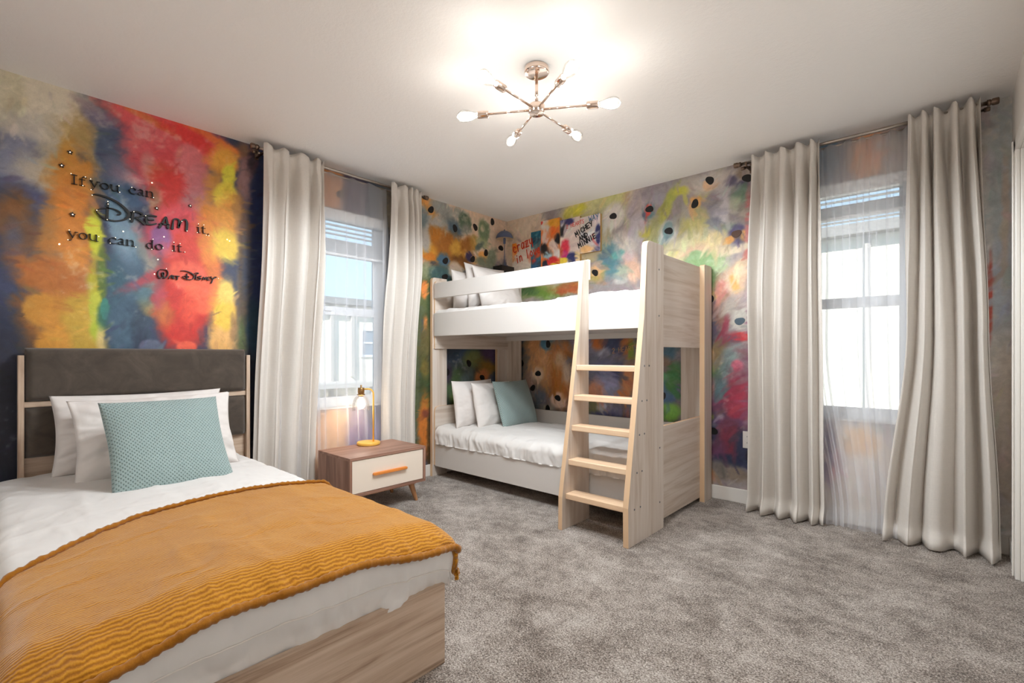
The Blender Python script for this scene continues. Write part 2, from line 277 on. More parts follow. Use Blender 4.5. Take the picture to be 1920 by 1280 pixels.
BL=[(-3.112,1.138,0.12,0.6,0,60,85,105,0.5,1),
(-3.566,0.766,0.18,0.35,0,16,20,38,0.4,1),
(-2.449,0.73,0.14,0.49,0,18,25,45,0.4,1),
(-3.547,1.182,0.105,0.2,0,28,32,52,0.5,1),
(-3.575,1.44,0.09,0.225,0,48,54,82,0.6,1),
(-3.511,1.685,0.1,0.2,0,72,66,74,0.7,1),
(-3.473,2.334,0.26,0.225,0,214,204,184,0.4,1),
(-3.566,2.324,0.06,0.15,0,190,182,150,0.7,0.6),
(-3.551,2.043,0.11,0.18,0,128,132,152,0.7,1),
(-3.463,2.217,0.12,0.07,0,196,190,180,0.6,0.8),
(-3.444,1.968,0.11,0.135,0,178,168,152,0.8,1),
(-3.538,1.889,0.075,0.063,0,70,75,105,0.8,0.7),
(-3.473,1.848,0.09,0.054,-0.52,66,70,104,0.8,0.9),
(-3.395,2.091,0.06,0.15,0,186,175,150,0.8,0.8),
(-3.302,2.226,0.076,0.114,0,172,142,86,0.8,0.9),
(-3.354,2.103,0.04,0.1,0,196,145,65,0.6,1),
(-3.266,2.187,0.045,0.175,0.17,172,142,90,0.8,0.8),
(-3.237,2.11,0.02,0.125,0,200,182,150,0.8,0.7),
(-3.313,1.976,0.113,0.135,0,200,135,55,0.7,1),
(-3.344,1.801,0.104,0.165,0,205,125,45,0.6,1),
(-3.547,1.757,0.063,0.12,0,122,80,42,0.8,1),
(-3.492,1.662,0.1,0.075,-0.7,110,78,55,0.8,0.9),
(-3.547,1.613,0.03,0.1,0,78,80,100,0.9,0.8),
(-3.424,1.675,0.04,0.18,0,165,115,55,0.8,0.8),
(-3.333,1.608,0.09,0.18,0,198,125,50,0.7,1),
(-3.313,1.443,0.075,0.105,0,170,125,90,0.8,0.8),
(-3.424,1.458,0.14,0.12,-0.44,170,100,42,0.7,1),
(-3.547,1.313,0.045,0.036,-0.52,120,75,35,0.8,0.8),
(-3.492,1.237,0.06,0.15,0,120,78,35,0.8,1),
(-3.405,1.364,0.11,0.113,0,165,98,40,0.6,1),
(-3.463,1.287,0.072,0.084,0,190,135,48,0.2,0.85),
(-3.375,1.243,0.125,0.15,0,188,128,45,0.5,1),
(-3.405,1.105,0.08,0.1,0,198,138,50,0.25,1),
(-3.313,1.275,0.085,0.12,0,182,145,50,0.3,1),
(-3.291,1.135,0.072,0.135,0,185,150,55,0.5,1),
(-3.248,1.707,0.028,0.144,0,188,190,48,0.5,1),
(-3.266,1.747,0.03,0.054,0,205,205,60,0.3,1),
(-3.259,1.42,0.032,0.125,0,170,160,42,0.6,1),
(-3.226,1.481,0.02,0.18,0,88,108,42,0.6,1),
(-3.248,1.221,0.032,0.075,0,168,180,52,0.6,1),
(-3.231,1.136,0.017,0.09,0,215,190,130,0.9,0.8),
(-3.253,1.321,0.03,0.084,0,172,175,55,0.2,1),
(-3.17,2.13,0.076,0.25,0.1,72,86,112,0.5,1),
(-3.226,2.358,0.072,0.048,-0.17,112,104,128,0.7,1),
(-3.281,2.395,0.063,0.024,-0.35,150,130,135,0.8,0.7),
(-3.101,2.062,0.095,0.105,0,125,112,132,0.8,1),
(-3.077,2.053,0.055,0.054,-0.35,176,142,148,0.7,0.9),
(-3.124,1.961,0.125,0.075,0,60,86,118,0.6,1),
(-3.154,1.842,0.052,0.102,0,112,146,168,0.4,1),
(-3.112,1.732,0.072,0.165,0,100,126,146,0.7,0.9),
(-3.131,1.714,0.065,0.102,0,122,148,166,0.5,0.8),
(-3.04,1.655,0.03,0.175,0.17,140,140,130,0.9,0.7),
(-3.17,1.458,0.044,0.15,0,52,84,100,0.7,1),
(-3.222,1.28,0.03,0.072,0,40,90,80,0.6,0.9),
(-3.213,1.315,0.018,0.06,0,56,120,108,0.15,1),
(-3.112,1.257,0.09,0.15,0,62,88,108,0.5,1),
(-3.052,1.23,0.05,0.18,0,40,54,72,0.8,0.8),
(-3.008,1.339,0.065,0.042,-0.87,190,150,80,0.9,0.7),
(-3.028,1.429,0.065,0.077,0,85,118,125,0.9,0.7),
(-3.003,1.569,0.035,0.12,0,170,150,130,0.9,0.6),
(-3.06,1.109,0.045,0.09,0,38,48,70,0.8,0.9),
(-3.101,2.405,0.15,0.042,-0.28,200,105,95,0.6,1),
(-2.887,2.373,0.3,0.14,-0.31,214,88,92,0.45,1),
(-3.028,2.295,0.087,0.158,-0.26,206,100,104,0.7,1),
(-2.952,2.397,0.4,0.021,-0.29,205,105,62,0.6,1),
(-2.692,2.4,0.27,0.028,-0.3,215,105,55,0.6,1),
(-2.806,2.375,0.165,0.049,-0.38,208,52,50,0.6,1),
(-2.913,2.145,0.15,0.193,0,205,75,82,0.5,1),
(-3.008,2.148,0.035,0.078,0,196,140,134,0.8,0.8),
(-2.94,2.106,0.06,0.09,0,196,100,50,0.7,0.7),
(-2.9,1.991,0.09,0.21,0,202,52,48,0.5,1),
(-2.978,1.957,0.035,0.09,0,150,100,75,0.8,1),
(-2.819,2.235,0.07,0.102,0,206,112,116,0.2,0.9),
(-2.772,2.103,0.072,0.126,0,200,116,120,0.4,0.9),
(-2.772,1.973,0.078,0.072,0,180,120,122,0.7,1),
(-2.847,1.877,0.135,0.098,0,214,78,88,0.6,1),
(-2.887,1.758,0.15,0.14,0,212,66,80,0.5,1),
(-2.952,1.737,0.055,0.098,0,128,84,138,0.4,0.9),
(-2.847,1.653,0.135,0.075,0,200,80,84,0.6,1),
(-3.016,1.506,0.15,0.03,0.56,165,62,72,0.8,0.9),
(-2.772,1.665,0.12,0.175,0,206,60,42,0.6,1),
(-2.706,1.609,0.06,0.21,0,212,110,44,0.6,1),
(-2.692,1.843,0.078,0.21,0,216,132,48,0.6,1),
(-2.656,2.284,0.09,0.105,0,224,160,60,0.5,1),
(-2.692,2.108,0.048,0.14,0,200,140,60,0.7,0.9),
(-2.611,2.196,0.042,0.084,0,216,206,62,0.3,1),
(-2.617,2.053,0.078,0.105,0,226,204,66,0.25,1),
(-2.595,1.929,0.09,0.14,0,222,150,56,0.6,1),
(-2.62,1.748,0.09,0.096,0,226,190,66,0.5,1),
(-2.847,1.367,0.144,0.315,0,192,44,34,0.35,1),
(-2.965,1.388,0.035,0.09,0,170,72,84,0.7,0.8),
(-2.94,1.297,0.048,0.078,0,190,110,52,0.8,0.8),
(-2.828,1.544,0.102,0.09,0,222,92,66,0.25,0.9),
(-2.749,1.423,0.095,0.12,0,230,100,66,0.2,0.9),
(-2.819,1.337,0.05,0.105,0,216,74,50,0.5,0.8),
(-2.833,1.112,0.055,0.035,0,222,88,62,0.2,1),
(-2.632,1.282,0.084,0.24,0,224,160,66,0.5,1),
(-2.617,1.435,0.054,0.105,0,230,196,98,0.4,1),
(-2.632,1.148,0.09,0.105,0,222,170,100,0.4,1),
(-2.62,1.3,0.066,0.091,0,228,190,70,0.3,0.9),
(-3.008,1.104,0.06,0.048,0,88,96,118,0.2,1),
(-2.514,2.223,0.049,0.245,0,152,116,116,0.8,1),
(-2.533,2.39,0.042,0.049,0,130,95,70,0.8,0.9),
(-2.523,1.875,0.042,0.21,0,104,78,66,0.8,1),
(-2.552,2.007,0.03,0.105,0,190,135,60,0.8,0.8),
(-2.523,1.426,0.036,0.42,0,92,76,62,0.7,1),
(-2.501,1.636,0.028,0.21,0,66,72,92,0.8,1),
(-2.533,1.184,0.042,0.105,0,80,92,52,0.7,1),
(-2.429,1.787,0.049,0.665,0,28,42,82,0.4,1),
(-2.455,1.221,0.042,0.21,0,26,58,78,0.6,1),
(-2.475,2.338,0.028,0.105,0,60,50,60,0.8,1),
(-2.571,1.217,0.028,0.105,0,160,120,80,0.9,0.8),
(-2.16,2.32,0.24,0.36,0,46,62,92,0.5,1),
(-1.923,2.306,0.144,0.24,0,196,140,96,0.4,1),
(-1.829,2.27,0.024,0.032,0,60,50,60,0.5,1),
(-1.696,2.282,0.126,0.24,0,84,74,92,0.3,1),
(-1.507,2.263,0.11,0.24,0,70,80,92,0.4,1),
(-1.838,2.107,0.18,0.04,0,160,130,115,0.8,0.7),
(-2.16,0.369,0.24,0.28,0,216,190,170,0.6,1),
(-1.923,0.412,0.189,0.32,0,232,186,142,0.5,1),
(-1.696,0.381,0.108,0.32,0,150,130,170,0.35,1),
(-1.492,0.267,0.13,0.36,0,140,130,170,0.5,1),
(-1.838,0.119,0.27,0.12,0,220,205,190,0.6,1),
(-0.561,2.252,0.77,0.375,0,216,190,166,0.3,1),
(-0.727,1.579,0.39,0.27,0,120,120,80,0.6,1),
(-1.233,1.13,0.165,1.485,0,80,88,60,0.5,1),
(-1.26,2.252,0.22,0.36,0,160,150,130,0.6,1),
(-1.035,2.161,0.143,0.225,0,178,172,164,0.7,1),
(-1.006,2.378,0.108,0.072,-0.52,228,160,84,0.35,1),
(-0.854,2.379,0.156,0.075,-0.17,156,156,150,0.4,1),
(-1.076,2.237,0.06,0.11,0,118,132,134,0.7,1),
(-0.76,2.287,0.13,0.063,0,125,130,125,0.6,1),
(-0.649,2.395,0.098,0.05,0,158,158,148,0.5,1),
(-0.581,2.324,0.091,0.11,0,88,106,86,0.35,1),
(-0.727,2.22,0.117,0.09,0,78,98,112,0.6,1),
(-0.561,2.262,0.07,0.06,0,150,146,138,0.7,0.8),
(-0.867,2.217,0.078,0.063,0,165,165,160,0.7,1),
(-0.792,2.013,0.247,0.18,0,168,106,40,0.5,1),
(-1.024,1.985,0.12,0.09,0,218,154,52,0.5,1),
(-1,1.932,0.084,0.036,0,214,130,44,0.4,1),
(-1.053,2.064,0.072,0.099,0,190,184,176,0.5,1),
(-0.928,2.134,0.06,0.07,0,190,120,40,0.6,1),
(-0.649,2.035,0.112,0.099,0,204,154,62,0.4,1),
(-0.54,2.104,0.084,0.099,0,150,92,34,0.6,1),
(-0.622,1.929,0.126,0.06,0,122,78,32,0.6,1),
(-0.456,2.143,0.07,0.09,0,178,140,60,0.7,0.8),
(-0.326,2.287,0.083,0.121,0,104,128,94,0.35,0.9),
(-0.348,2.303,0.03,0.035,0,190,180,150,0.5,1),
(-0.348,2.162,0.09,0.055,0,160,168,126,0.7,0.9),
(-0.392,2.118,0.075,0.03,0.7,92,106,98,0.6,1),
(-0.836,1.919,0.078,0.07,0,74,106,128,0.4,1),
(-0.505,1.997,0.063,0.05,0,52,44,80,0.35,1),
(-0.449,1.974,0.049,0.04,0,228,164,96,0.3,1),
(-0.333,2.033,0.07,0.05,0,228,166,92,0.3,1),
(-0.206,2.026,0.072,0.121,-0.35,128,138,116,0.5,1),
(-0.326,1.971,0.135,0.045,0,122,128,106,0.6,1),
(-1.064,1.839,0.077,0.054,0,212,160,130,0.6,1),
(-1.018,1.766,0.12,0.09,0,140,146,112,0.6,1),
(-0.946,1.798,0.042,0.045,0,190,190,165,0.5,1),
(-0.854,1.762,0.156,0.1,0,64,92,92,0.5,1),
(-0.695,1.83,0.091,0.08,0,205,185,165,0.4,0.9),
(-1.035,1.553,0.11,0.18,0,86,96,58,0.6,1),
(-1.053,1.622,0.042,0.08,0,216,130,64,0.4,1),
(-1.035,1.329,0.044,0.07,0,214,130,66,0.4,1),
(-1,1.368,0.036,0.27,0,62,78,48,0.7,1),
(-1.035,1.132,0.088,0.225,0,96,88,52,0.6,1),
(-1.035,0.758,0.088,0.315,0,58,72,38,0.6,1),
(-1.035,0.945,0.055,0.09,0,112,98,46,0.7,1),
(-1.047,0.619,0.048,0.054,0,70,100,50,0.6,1),
(-1.059,0.434,0.072,0.27,0,190,110,40,0.5,1),
(-1,0.286,0.036,0.27,0,84,60,30,0.6,1),
(-1.047,0.549,0.048,0.036,0,120,60,40,0.6,1),
(-0.456,0.676,0.49,0.605,0,60,66,62,0.5,1),
(-0.608,1.037,0.195,0.11,0,62,82,106,0.6,1),
(-0.727,0.791,0.13,0.2,0,74,96,62,0.7,1),
(-0.491,1.011,0.154,0.088,0,110,118,72,0.7,1),
(-0.236,0.875,0.21,0.154,0,134,104,44,0.6,1),
(-0.348,0.826,0.127,0.09,0,186,118,70,0.4,1),
(-0.561,0.834,0.098,0.11,0,96,112,112,0.7,1),
(-0.159,1.089,0.195,0.099,0,82,64,98,0.6,1),
(-0.12,0.763,0.128,0.143,0,70,86,112,0.6,1),
(-0.649,0.663,0.112,0.07,0,98,112,46,0.6,1),
(-0.804,0.892,0.06,0.11,0,60,50,66,0.7,1)]
BR=[(0.183,2.274,0.315,0.66,0,218,196,173,0.2,1),
(0.979,2.431,0.33,0.09,0.24,214,200,150,0.5,1),
(0.893,2.385,0.088,0.054,0,204,195,71,0.4,1),
(0.78,2.383,0.06,0.05,0,196,188,88,0.5,1),
(0.979,2.238,0.22,0.09,0,189,185,130,0.6,1),
(1.224,2.402,0.275,0.099,0.24,199,195,136,0.6,1),
(1.145,2.115,0.1,0.27,0,174,168,138,0.6,1),
(1.393,2.299,0.06,0.18,0,188,190,121,0.6,1),
(1.25,2.258,0.11,0.117,0,211,203,193,0.3,1),
(1.328,1.985,0.15,0.117,0,204,196,187,0.5,1),
(1.452,2.487,0.13,0.054,0,209,203,163,0.7,0.8),
(1.442,2.244,0.08,0.18,0,174,164,170,0.7,1),
(1.5,2.343,0.13,0.117,0,179,164,162,0.6,0.9),
(1.686,2.41,0.225,0.064,0.24,152,143,146,0.6,1),
(1.378,2.383,0.04,0.063,0,191,156,130,0.8,0.7),
(1.524,2.096,0.13,0.117,0,186,178,182,0.6,1),
(1.677,2.318,0.063,0.056,0,157,153,160,0.6,1),
(1.903,2.381,0.12,0.063,0.24,172,164,156,0.7,1),
(1.704,2.15,0.041,0.176,-0.49,174,176,84,0.5,1),
(1.784,2.325,0.04,0.099,-0.49,172,175,84,0.6,0.9),
(1.861,2.337,0.064,0.036,0,196,193,79,0.6,1),
(1.632,2.078,0.081,0.099,-0.35,157,153,109,0.7,1),
(1.548,2.07,0.063,0.045,0,184,175,79,0.6,1),
(1.664,1.943,0.144,0.072,0,156,156,120,0.6,1),
(1.585,2.238,0.065,0.076,0,102,131,135,0.4,1),
(1.576,2.248,0.036,0.052,-0.26,209,84,72,0.25,1),
(1.538,2.216,0.02,0.024,0,87,79,106,0.6,1),
(1.801,2.048,0.09,0.104,0,139,134,148,0.6,0.9),
(1.753,2.031,0.081,0.088,0.35,204,203,197,0.4,0.9),
(1.749,2.049,0.048,0.067,0,119,149,153,0.25,1),
(1.784,1.883,0.08,0.032,0.35,139,141,145,0.7,0.9),
(1.944,2.085,0.117,0.088,0,184,178,116,0.6,1),
(2.009,2.275,0.056,0.04,0,181,178,104,0.6,1),
(1.903,2.175,0.048,0.063,0,166,161,151,0.7,1),
(1.957,2.213,0.048,0.072,0,223,168,103,0.25,1),
(1.985,2.138,0.048,0.048,0,171,164,121,0.7,1),
(2.065,2.362,0.152,0.08,0.17,193,185,177,0.5,1),
(2.057,2.344,0.04,0.052,0,221,183,146,0.3,1),
(2.236,2.341,0.16,0.064,0.21,191,181,173,0.6,1),
(2.123,2.111,0.064,0.184,-0.21,176,171,177,0.6,1),
(2.085,2.178,0.035,0.072,0,132,129,145,0.8,0.8),
(2.225,2.324,0.056,0.04,0.17,105,99,120,0.6,1),
(2.298,2.276,0.049,0.04,0,83,79,106,0.5,1),
(2.291,2.362,0.035,0.048,0,132,114,96,0.7,0.8),
(2.284,2.195,0.077,0.08,0,114,138,118,0.6,1),
(2.24,2.146,0.049,0.063,0,183,185,163,0.5,0.8),
(2.309,2.094,0.042,0.08,0,157,148,138,0.7,1),
(2.169,2.102,0.036,0.136,-0.14,196,190,193,0.5,0.9),
(2.085,2.047,0.063,0.048,-0.17,125,128,140,0.7,1),
(2.15,1.988,0.04,0.056,0,132,128,109,0.6,1),
(2.199,1.999,0.064,0.04,0,132,143,131,0.7,1),
(1.882,1.931,0.2,0.072,0.44,203,195,156,0.6,1),
(2.065,1.923,0.136,0.08,0,213,196,146,0.6,1),
(1.903,1.825,0.2,0.063,0.26,213,181,151,0.6,1),
(2.142,1.832,0.104,0.048,0,208,190,155,0.6,1),
(1.784,1.849,0.056,0.032,0,216,206,138,0.5,1),
(2.258,1.946,0.068,0.068,0,83,74,111,0.4,1),
(2.199,1.901,0.056,0.028,0.35,214,154,84,0.4,1),
(2.305,1.923,0.032,0.04,0,213,156,84,0.4,1),
(2.262,1.93,0.028,0.028,0,102,72,62,0.3,1),
(2.341,1.993,0.028,0.24,0,199,114,113,0.6,1),
(2.334,1.766,0.035,0.16,0,196,112,101,0.6,1),
(2.273,1.832,0.091,0.028,0.26,218,201,173,0.5,1),
(2.025,1.776,0.16,0.072,0,130,161,109,0.5,1),
(1.965,1.824,0.056,0.036,0,142,171,123,0.25,1),
(2.123,1.735,0.088,0.056,0,166,186,141,0.4,0.9),
(2.104,1.619,0.104,0.08,0,105,136,83,0.6,1),
(2.045,1.685,0.064,0.08,0,124,153,99,0.6,1),
(1.413,1.779,0.09,0.126,0,211,173,150,0.4,1),
(1.393,1.894,0.05,0.054,0,204,178,177,0.6,1),
(1.302,1.747,0.08,0.072,0,166,175,155,0.6,1),
(1.312,1.686,0.066,0.031,0,204,203,197,0.5,0.8),
(1.187,1.876,0.093,0.17,0,92,134,143,0.5,1),
(1.171,1.934,0.06,0.055,0,83,112,130,0.35,1),
(1.276,1.919,0.077,0.036,0.35,102,164,160,0.5,1),
(1.063,1.773,0.11,0.081,0,172,153,88,0.5,1),
(1.068,1.806,0.066,0.06,0,221,178,133,0.3,1),
(0.979,1.95,0.11,0.063,0,181,166,130,0.6,1),
(0.425,1.687,0.455,0.08,0,110,140,60,0.6,1),
(0.744,1.684,0.18,0.05,0,170,90,50,0.6,1),
(0.357,1.825,0.42,0.11,0,180,160,120,0.6,1),
(0.254,1.686,0.14,0.044,0,80,110,66,0.6,1),
(2.255,1.623,0.084,0.136,0,213,178,145,0.5,1),
(2.247,1.585,0.028,0.08,0.26,218,166,94,0.5,1),
(2.15,1.555,0.056,0.12,0,196,130,116,0.6,1),
(2.298,1.702,0.056,0.064,0,218,195,155,0.4,0.8),
(2.081,1.498,0.042,0.048,0,226,166,110,0.4,1),
(2.088,1.421,0.048,0.064,0,74,70,92,0.6,1),
(2.15,1.358,0.064,0.104,0,140,102,90,0.7,1),
(2.236,1.412,0.096,0.08,0,178,168,158,0.7,1),
(2.298,1.312,0.077,0.104,0,196,192,182,0.35,1),
(2.273,1.19,0.105,0.036,0,196,48,50,0.4,1),
(2.173,1.232,0.025,0.12,-0.17,150,60,76,0.6,1),
(2.085,1.242,0.049,0.096,0,84,78,96,0.6,1),
(2.188,1.161,0.091,0.056,0,110,72,90,0.6,1),
(2.123,1.083,0.096,0.104,0,134,112,76,0.7,1),
(2.081,1.063,0.021,0.048,0,220,172,124,0.5,1),
(2.142,1.004,0.032,0.056,-0.35,212,176,130,0.5,1),
(2.096,0.924,0.064,0.072,0,96,126,72,0.6,1),
(2.255,1.075,0.091,0.072,0,132,150,150,0.6,1),
(2.225,0.966,0.088,0.064,0,116,140,140,0.7,1),
(2.277,0.99,0.045,0.048,0,212,118,136,0.5,1),
(2.309,1.082,0.049,0.049,0,140,120,120,0.7,0.8),
(2.277,0.737,0.105,0.22,0,158,48,74,0.5,1),
(2.32,0.777,0.049,0.105,0,186,58,80,0.6,0.9),
(2.15,0.827,0.064,0.088,0,92,122,128,0.6,1),
(2.073,0.823,0.04,0.072,0,196,130,122,0.6,0.9),
(2.112,0.687,0.077,0.072,0,120,62,88,0.6,1),
(2.123,0.588,0.096,0.056,0,76,62,98,0.6,1),
(2.15,0.603,0.032,0.024,-0.7,200,190,200,0.7,0.8),
(2.073,0.596,0.032,0.032,0,130,140,60,0.6,1),
(2.236,0.571,0.12,0.035,0,112,74,108,0.6,1),
(2.096,0.479,0.064,0.064,0,48,54,80,0.5,1),
(2.049,0.321,0.032,0.16,0,226,146,80,0.5,1),
(2.218,0.422,0.091,0.176,0,122,50,70,0.5,1),
(2.313,0.396,0.056,0.144,0,46,52,80,0.5,1),
(2.123,0.351,0.072,0.088,0,104,62,92,0.7,1),
(2.225,0.283,0.136,0.056,0,42,50,76,0.5,1),
(2.355,0.344,0.035,0.056,0,16,16,22,0.3,1),
(2.24,0.193,0.133,0.056,-0.24,134,120,106,0.6,1),
(2.142,0.216,0.064,0.072,-0.35,120,112,106,0.6,0.9),
(0.863,0.793,1.14,0.495,0,104,98,104,0.6,1),
(0.254,0.928,0.182,0.3,0,64,76,86,0.6,1),
(0.458,0.984,0.221,0.22,0,206,152,104,0.7,1),
(0.357,1.141,0.112,0.11,0,196,140,92,0.7,1),
(0.543,1.164,0.098,0.07,0,76,122,146,0.25,1),
(0.695,1.112,0.132,0.1,0,180,114,62,0.7,1),
(0.67,0.81,0.132,0.25,0,182,112,52,0.6,1),
(0.682,1.012,0.065,0.09,0,206,176,144,0.7,0.8),
(0.756,0.888,0.048,0.11,0,200,182,164,0.7,0.8),
(0.289,0.77,0.112,0.132,0,178,144,126,0.7,0.8),
(0.378,0.642,0.143,0.13,0,116,124,136,0.6,1),
(0.504,0.882,0.078,0.121,0,194,142,98,0.7,1),
(0.412,0.869,0.085,0.066,0,220,200,176,0.5,0.8),
(0.657,0.644,0.098,0.08,0,224,192,172,0.3,1),
(0.357,0.52,0.14,0.077,0,90,104,112,0.7,1),
(0.537,0.549,0.091,0.06,0,176,166,150,0.6,0.8),
(1.035,1.134,0.143,0.13,0,128,128,152,0.7,1),
(1.118,1.156,0.1,0.072,0.35,196,112,58,0.6,1),
(1.261,1.154,0.13,0.108,0,64,70,100,0.4,1),
(1.363,1.13,0.06,0.099,0,178,106,60,0.6,1),
(1.413,1.085,0.03,0.135,0,128,146,58,0.5,1),
(1.145,1.062,0.07,0.036,0.35,176,176,196,0.7,0.8),
(1.145,0.922,0.22,0.09,0,102,104,134,0.7,1),
(1.292,0.902,0.08,0.072,0,60,62,96,0.5,1),
(1.171,0.783,0.143,0.1,0,150,150,186,0.6,1),
(1.046,0.73,0.088,0.1,0,208,140,104,0.7,0.9),
(1.383,0.837,0.07,0.153,0,190,126,84,0.6,1),
(1.25,0.74,0.077,0.045,0,132,136,160,0.7,1),
(1.328,0.722,0.07,0.036,0,196,120,66,0.6,1),
(1.035,0.586,0.143,0.063,0,112,110,72,0.7,1),
(1.155,0.595,0.077,0.045,0,196,196,216,0.6,0.9),
(1.302,0.561,0.13,0.06,0,110,106,134,0.7,1),
(1.413,0.547,0.05,0.063,0,150,96,88,0.7,1),
(1.198,0.506,0.22,0.06,0,84,88,124,0.6,1),
(1.74,1.084,0.081,0.072,0,76,110,130,0.6,1),
(1.709,0.999,0.063,0.054,0,132,108,92,0.7,0.9),
(1.731,0.744,0.108,0.12,0,74,104,140,0.5,1),
(1.792,0.916,0.063,0.09,0,72,126,76,0.5,1),
(1.704,0.879,0.045,0.04,0,84,146,104,0.6,1),
(1.766,0.81,0.045,0.063,0,70,124,66,0.6,1),
(1.753,0.598,0.108,0.072,0,128,186,80,0.4,1),
(1.664,0.59,0.054,0.048,0,60,100,60,0.6,1),
(2.548,1.846,0.193,0.7,0,174,156,155,0.5,1),
(2.532,0.935,0.193,0.7,0,140,90,110,0.5,1),
(2.811,2.322,0.06,0.175,0,95,114,133,0.5,1),
(2.897,2.298,0.035,0.15,0,125,121,126,0.5,1),
(3.02,2.298,0.095,0.15,0,211,156,120,0.35,1),
(3.068,2.344,0.025,0.035,0,199,195,193,0.3,1),
(3.137,2.266,0.05,0.175,0,179,168,162,0.5,1),
(3.248,2.204,0.075,0.18,0,199,190,182,0.5,1),
(2.952,0.345,0.33,0.385,0,226,217,208,0.4,1),
(2.819,0.427,0.036,0.21,0,92,76,120,0.5,1),
(2.691,0.48,0.078,0.28,0,60,66,100,0.5,1),
(2.86,0.33,0.03,0.12,0,190,90,110,0.6,1),
(2.98,0.516,0.1,0.119,0,238,204,170,0.5,1),
(3.007,0.354,0.15,0.105,0,232,222,214,0.6,1),
(2.952,0.178,0.27,0.14,0,226,216,206,0.5,1),
(3.442,1.556,0.2,0.9,0,206,198,190,0.4,1),
(3.61,1.25,0.092,1.86,0,206,203,200,0.15,1),
(3.61,2.021,0.06,0.45,0,181,190,192,0.5,0.8),
(3.62,1.477,0.052,0.3,0,184,191,200,0.5,1),
(3.62,1.819,0.016,0.36,0,199,185,173,0.7,1),
(3.563,1.368,0.01,0.24,0,204,98,84,0.5,1),
(3.507,1.372,0.052,0.21,0,210,130,110,0.5,1),
(3.61,0.679,0.08,0.48,0,196,184,172,0.5,1)]
DECALS=[('L', -0.988, 2.344, 'on the orange patch just beside the window curtain'), ('L', -0.708, 2.234, 'on a slate blue cloud'), ('L', -0.449, 2.294, 'beside a dark green brush stroke'), ('L', -0.213, 2.394, 'nearest the ceiling corner above the mushroom lamp'), ('L', -0.83, 1.769, 'half hidden behind the upper bunk end panel'), ('L', -0.823, 1.916, 'on a blue spot in the ochre cloud'), ('L', -0.484, 1.98, 'on a dark purple spot above the upper pillows'), ('L', -0.304, 2.069, 'on a small orange patch with cream around it'), ('L', -0.089, 2.152, 'behind the pole of the mushroom lamp'), ('L', -0.533, 0.981, 'on olive green paint seen through the bunk end'), ('L', -0.355, 0.837, 'on dull orange paint above the lower bunk pillows'), ('L', -1.846, 2.266, 'behind the sheer above the window'), ('L', -0.804, 0.902, 'at the dark edge of the bunk end opening'), ('R', 1.25, 2.258, 'on a white circle beside the graffiti canvas'), ('R', 1.585, 2.251, 'on a bright red blot'), ('R', 1.749, 2.045, 'on a teal spot ringed with white'), ('R', 1.957, 2.217, 'on an orange patch in yellow green paint'), ('R', 2.069, 2.369, 'near the ceiling on cream paint'), ('R', 2.33, 2.322, 'just under the curtain rod end'), ('R', 1.068, 1.791, 'below the canvas, on a peach halo over the guard rail'), ('R', 2.069, 1.486, 'beside the post of the bunk, on a peach halo'), ('R', 2.092, 0.494, 'low on the wall beside the bunk on navy paint'), ('R', 0.543, 1.164, 'on a teal patch under the upper bunk'), ('R', 0.418, 0.879, 'on a white smudge behind the lower bunk'), ('R', 0.657, 0.654, 'on a pale pink halo behind the ladder rail'), ('R', 0.351, 0.735, 'just above the teal cushion edge'), ('R', 0.537, 0.544, 'cut by the top of the lower bunk back rail'), ('R', 0.205, 0.976, 'at the edge of the back post under the upper bunk'), ('R', 1.695, 0.73, 'on blue paint seen through the bunk foot end')]
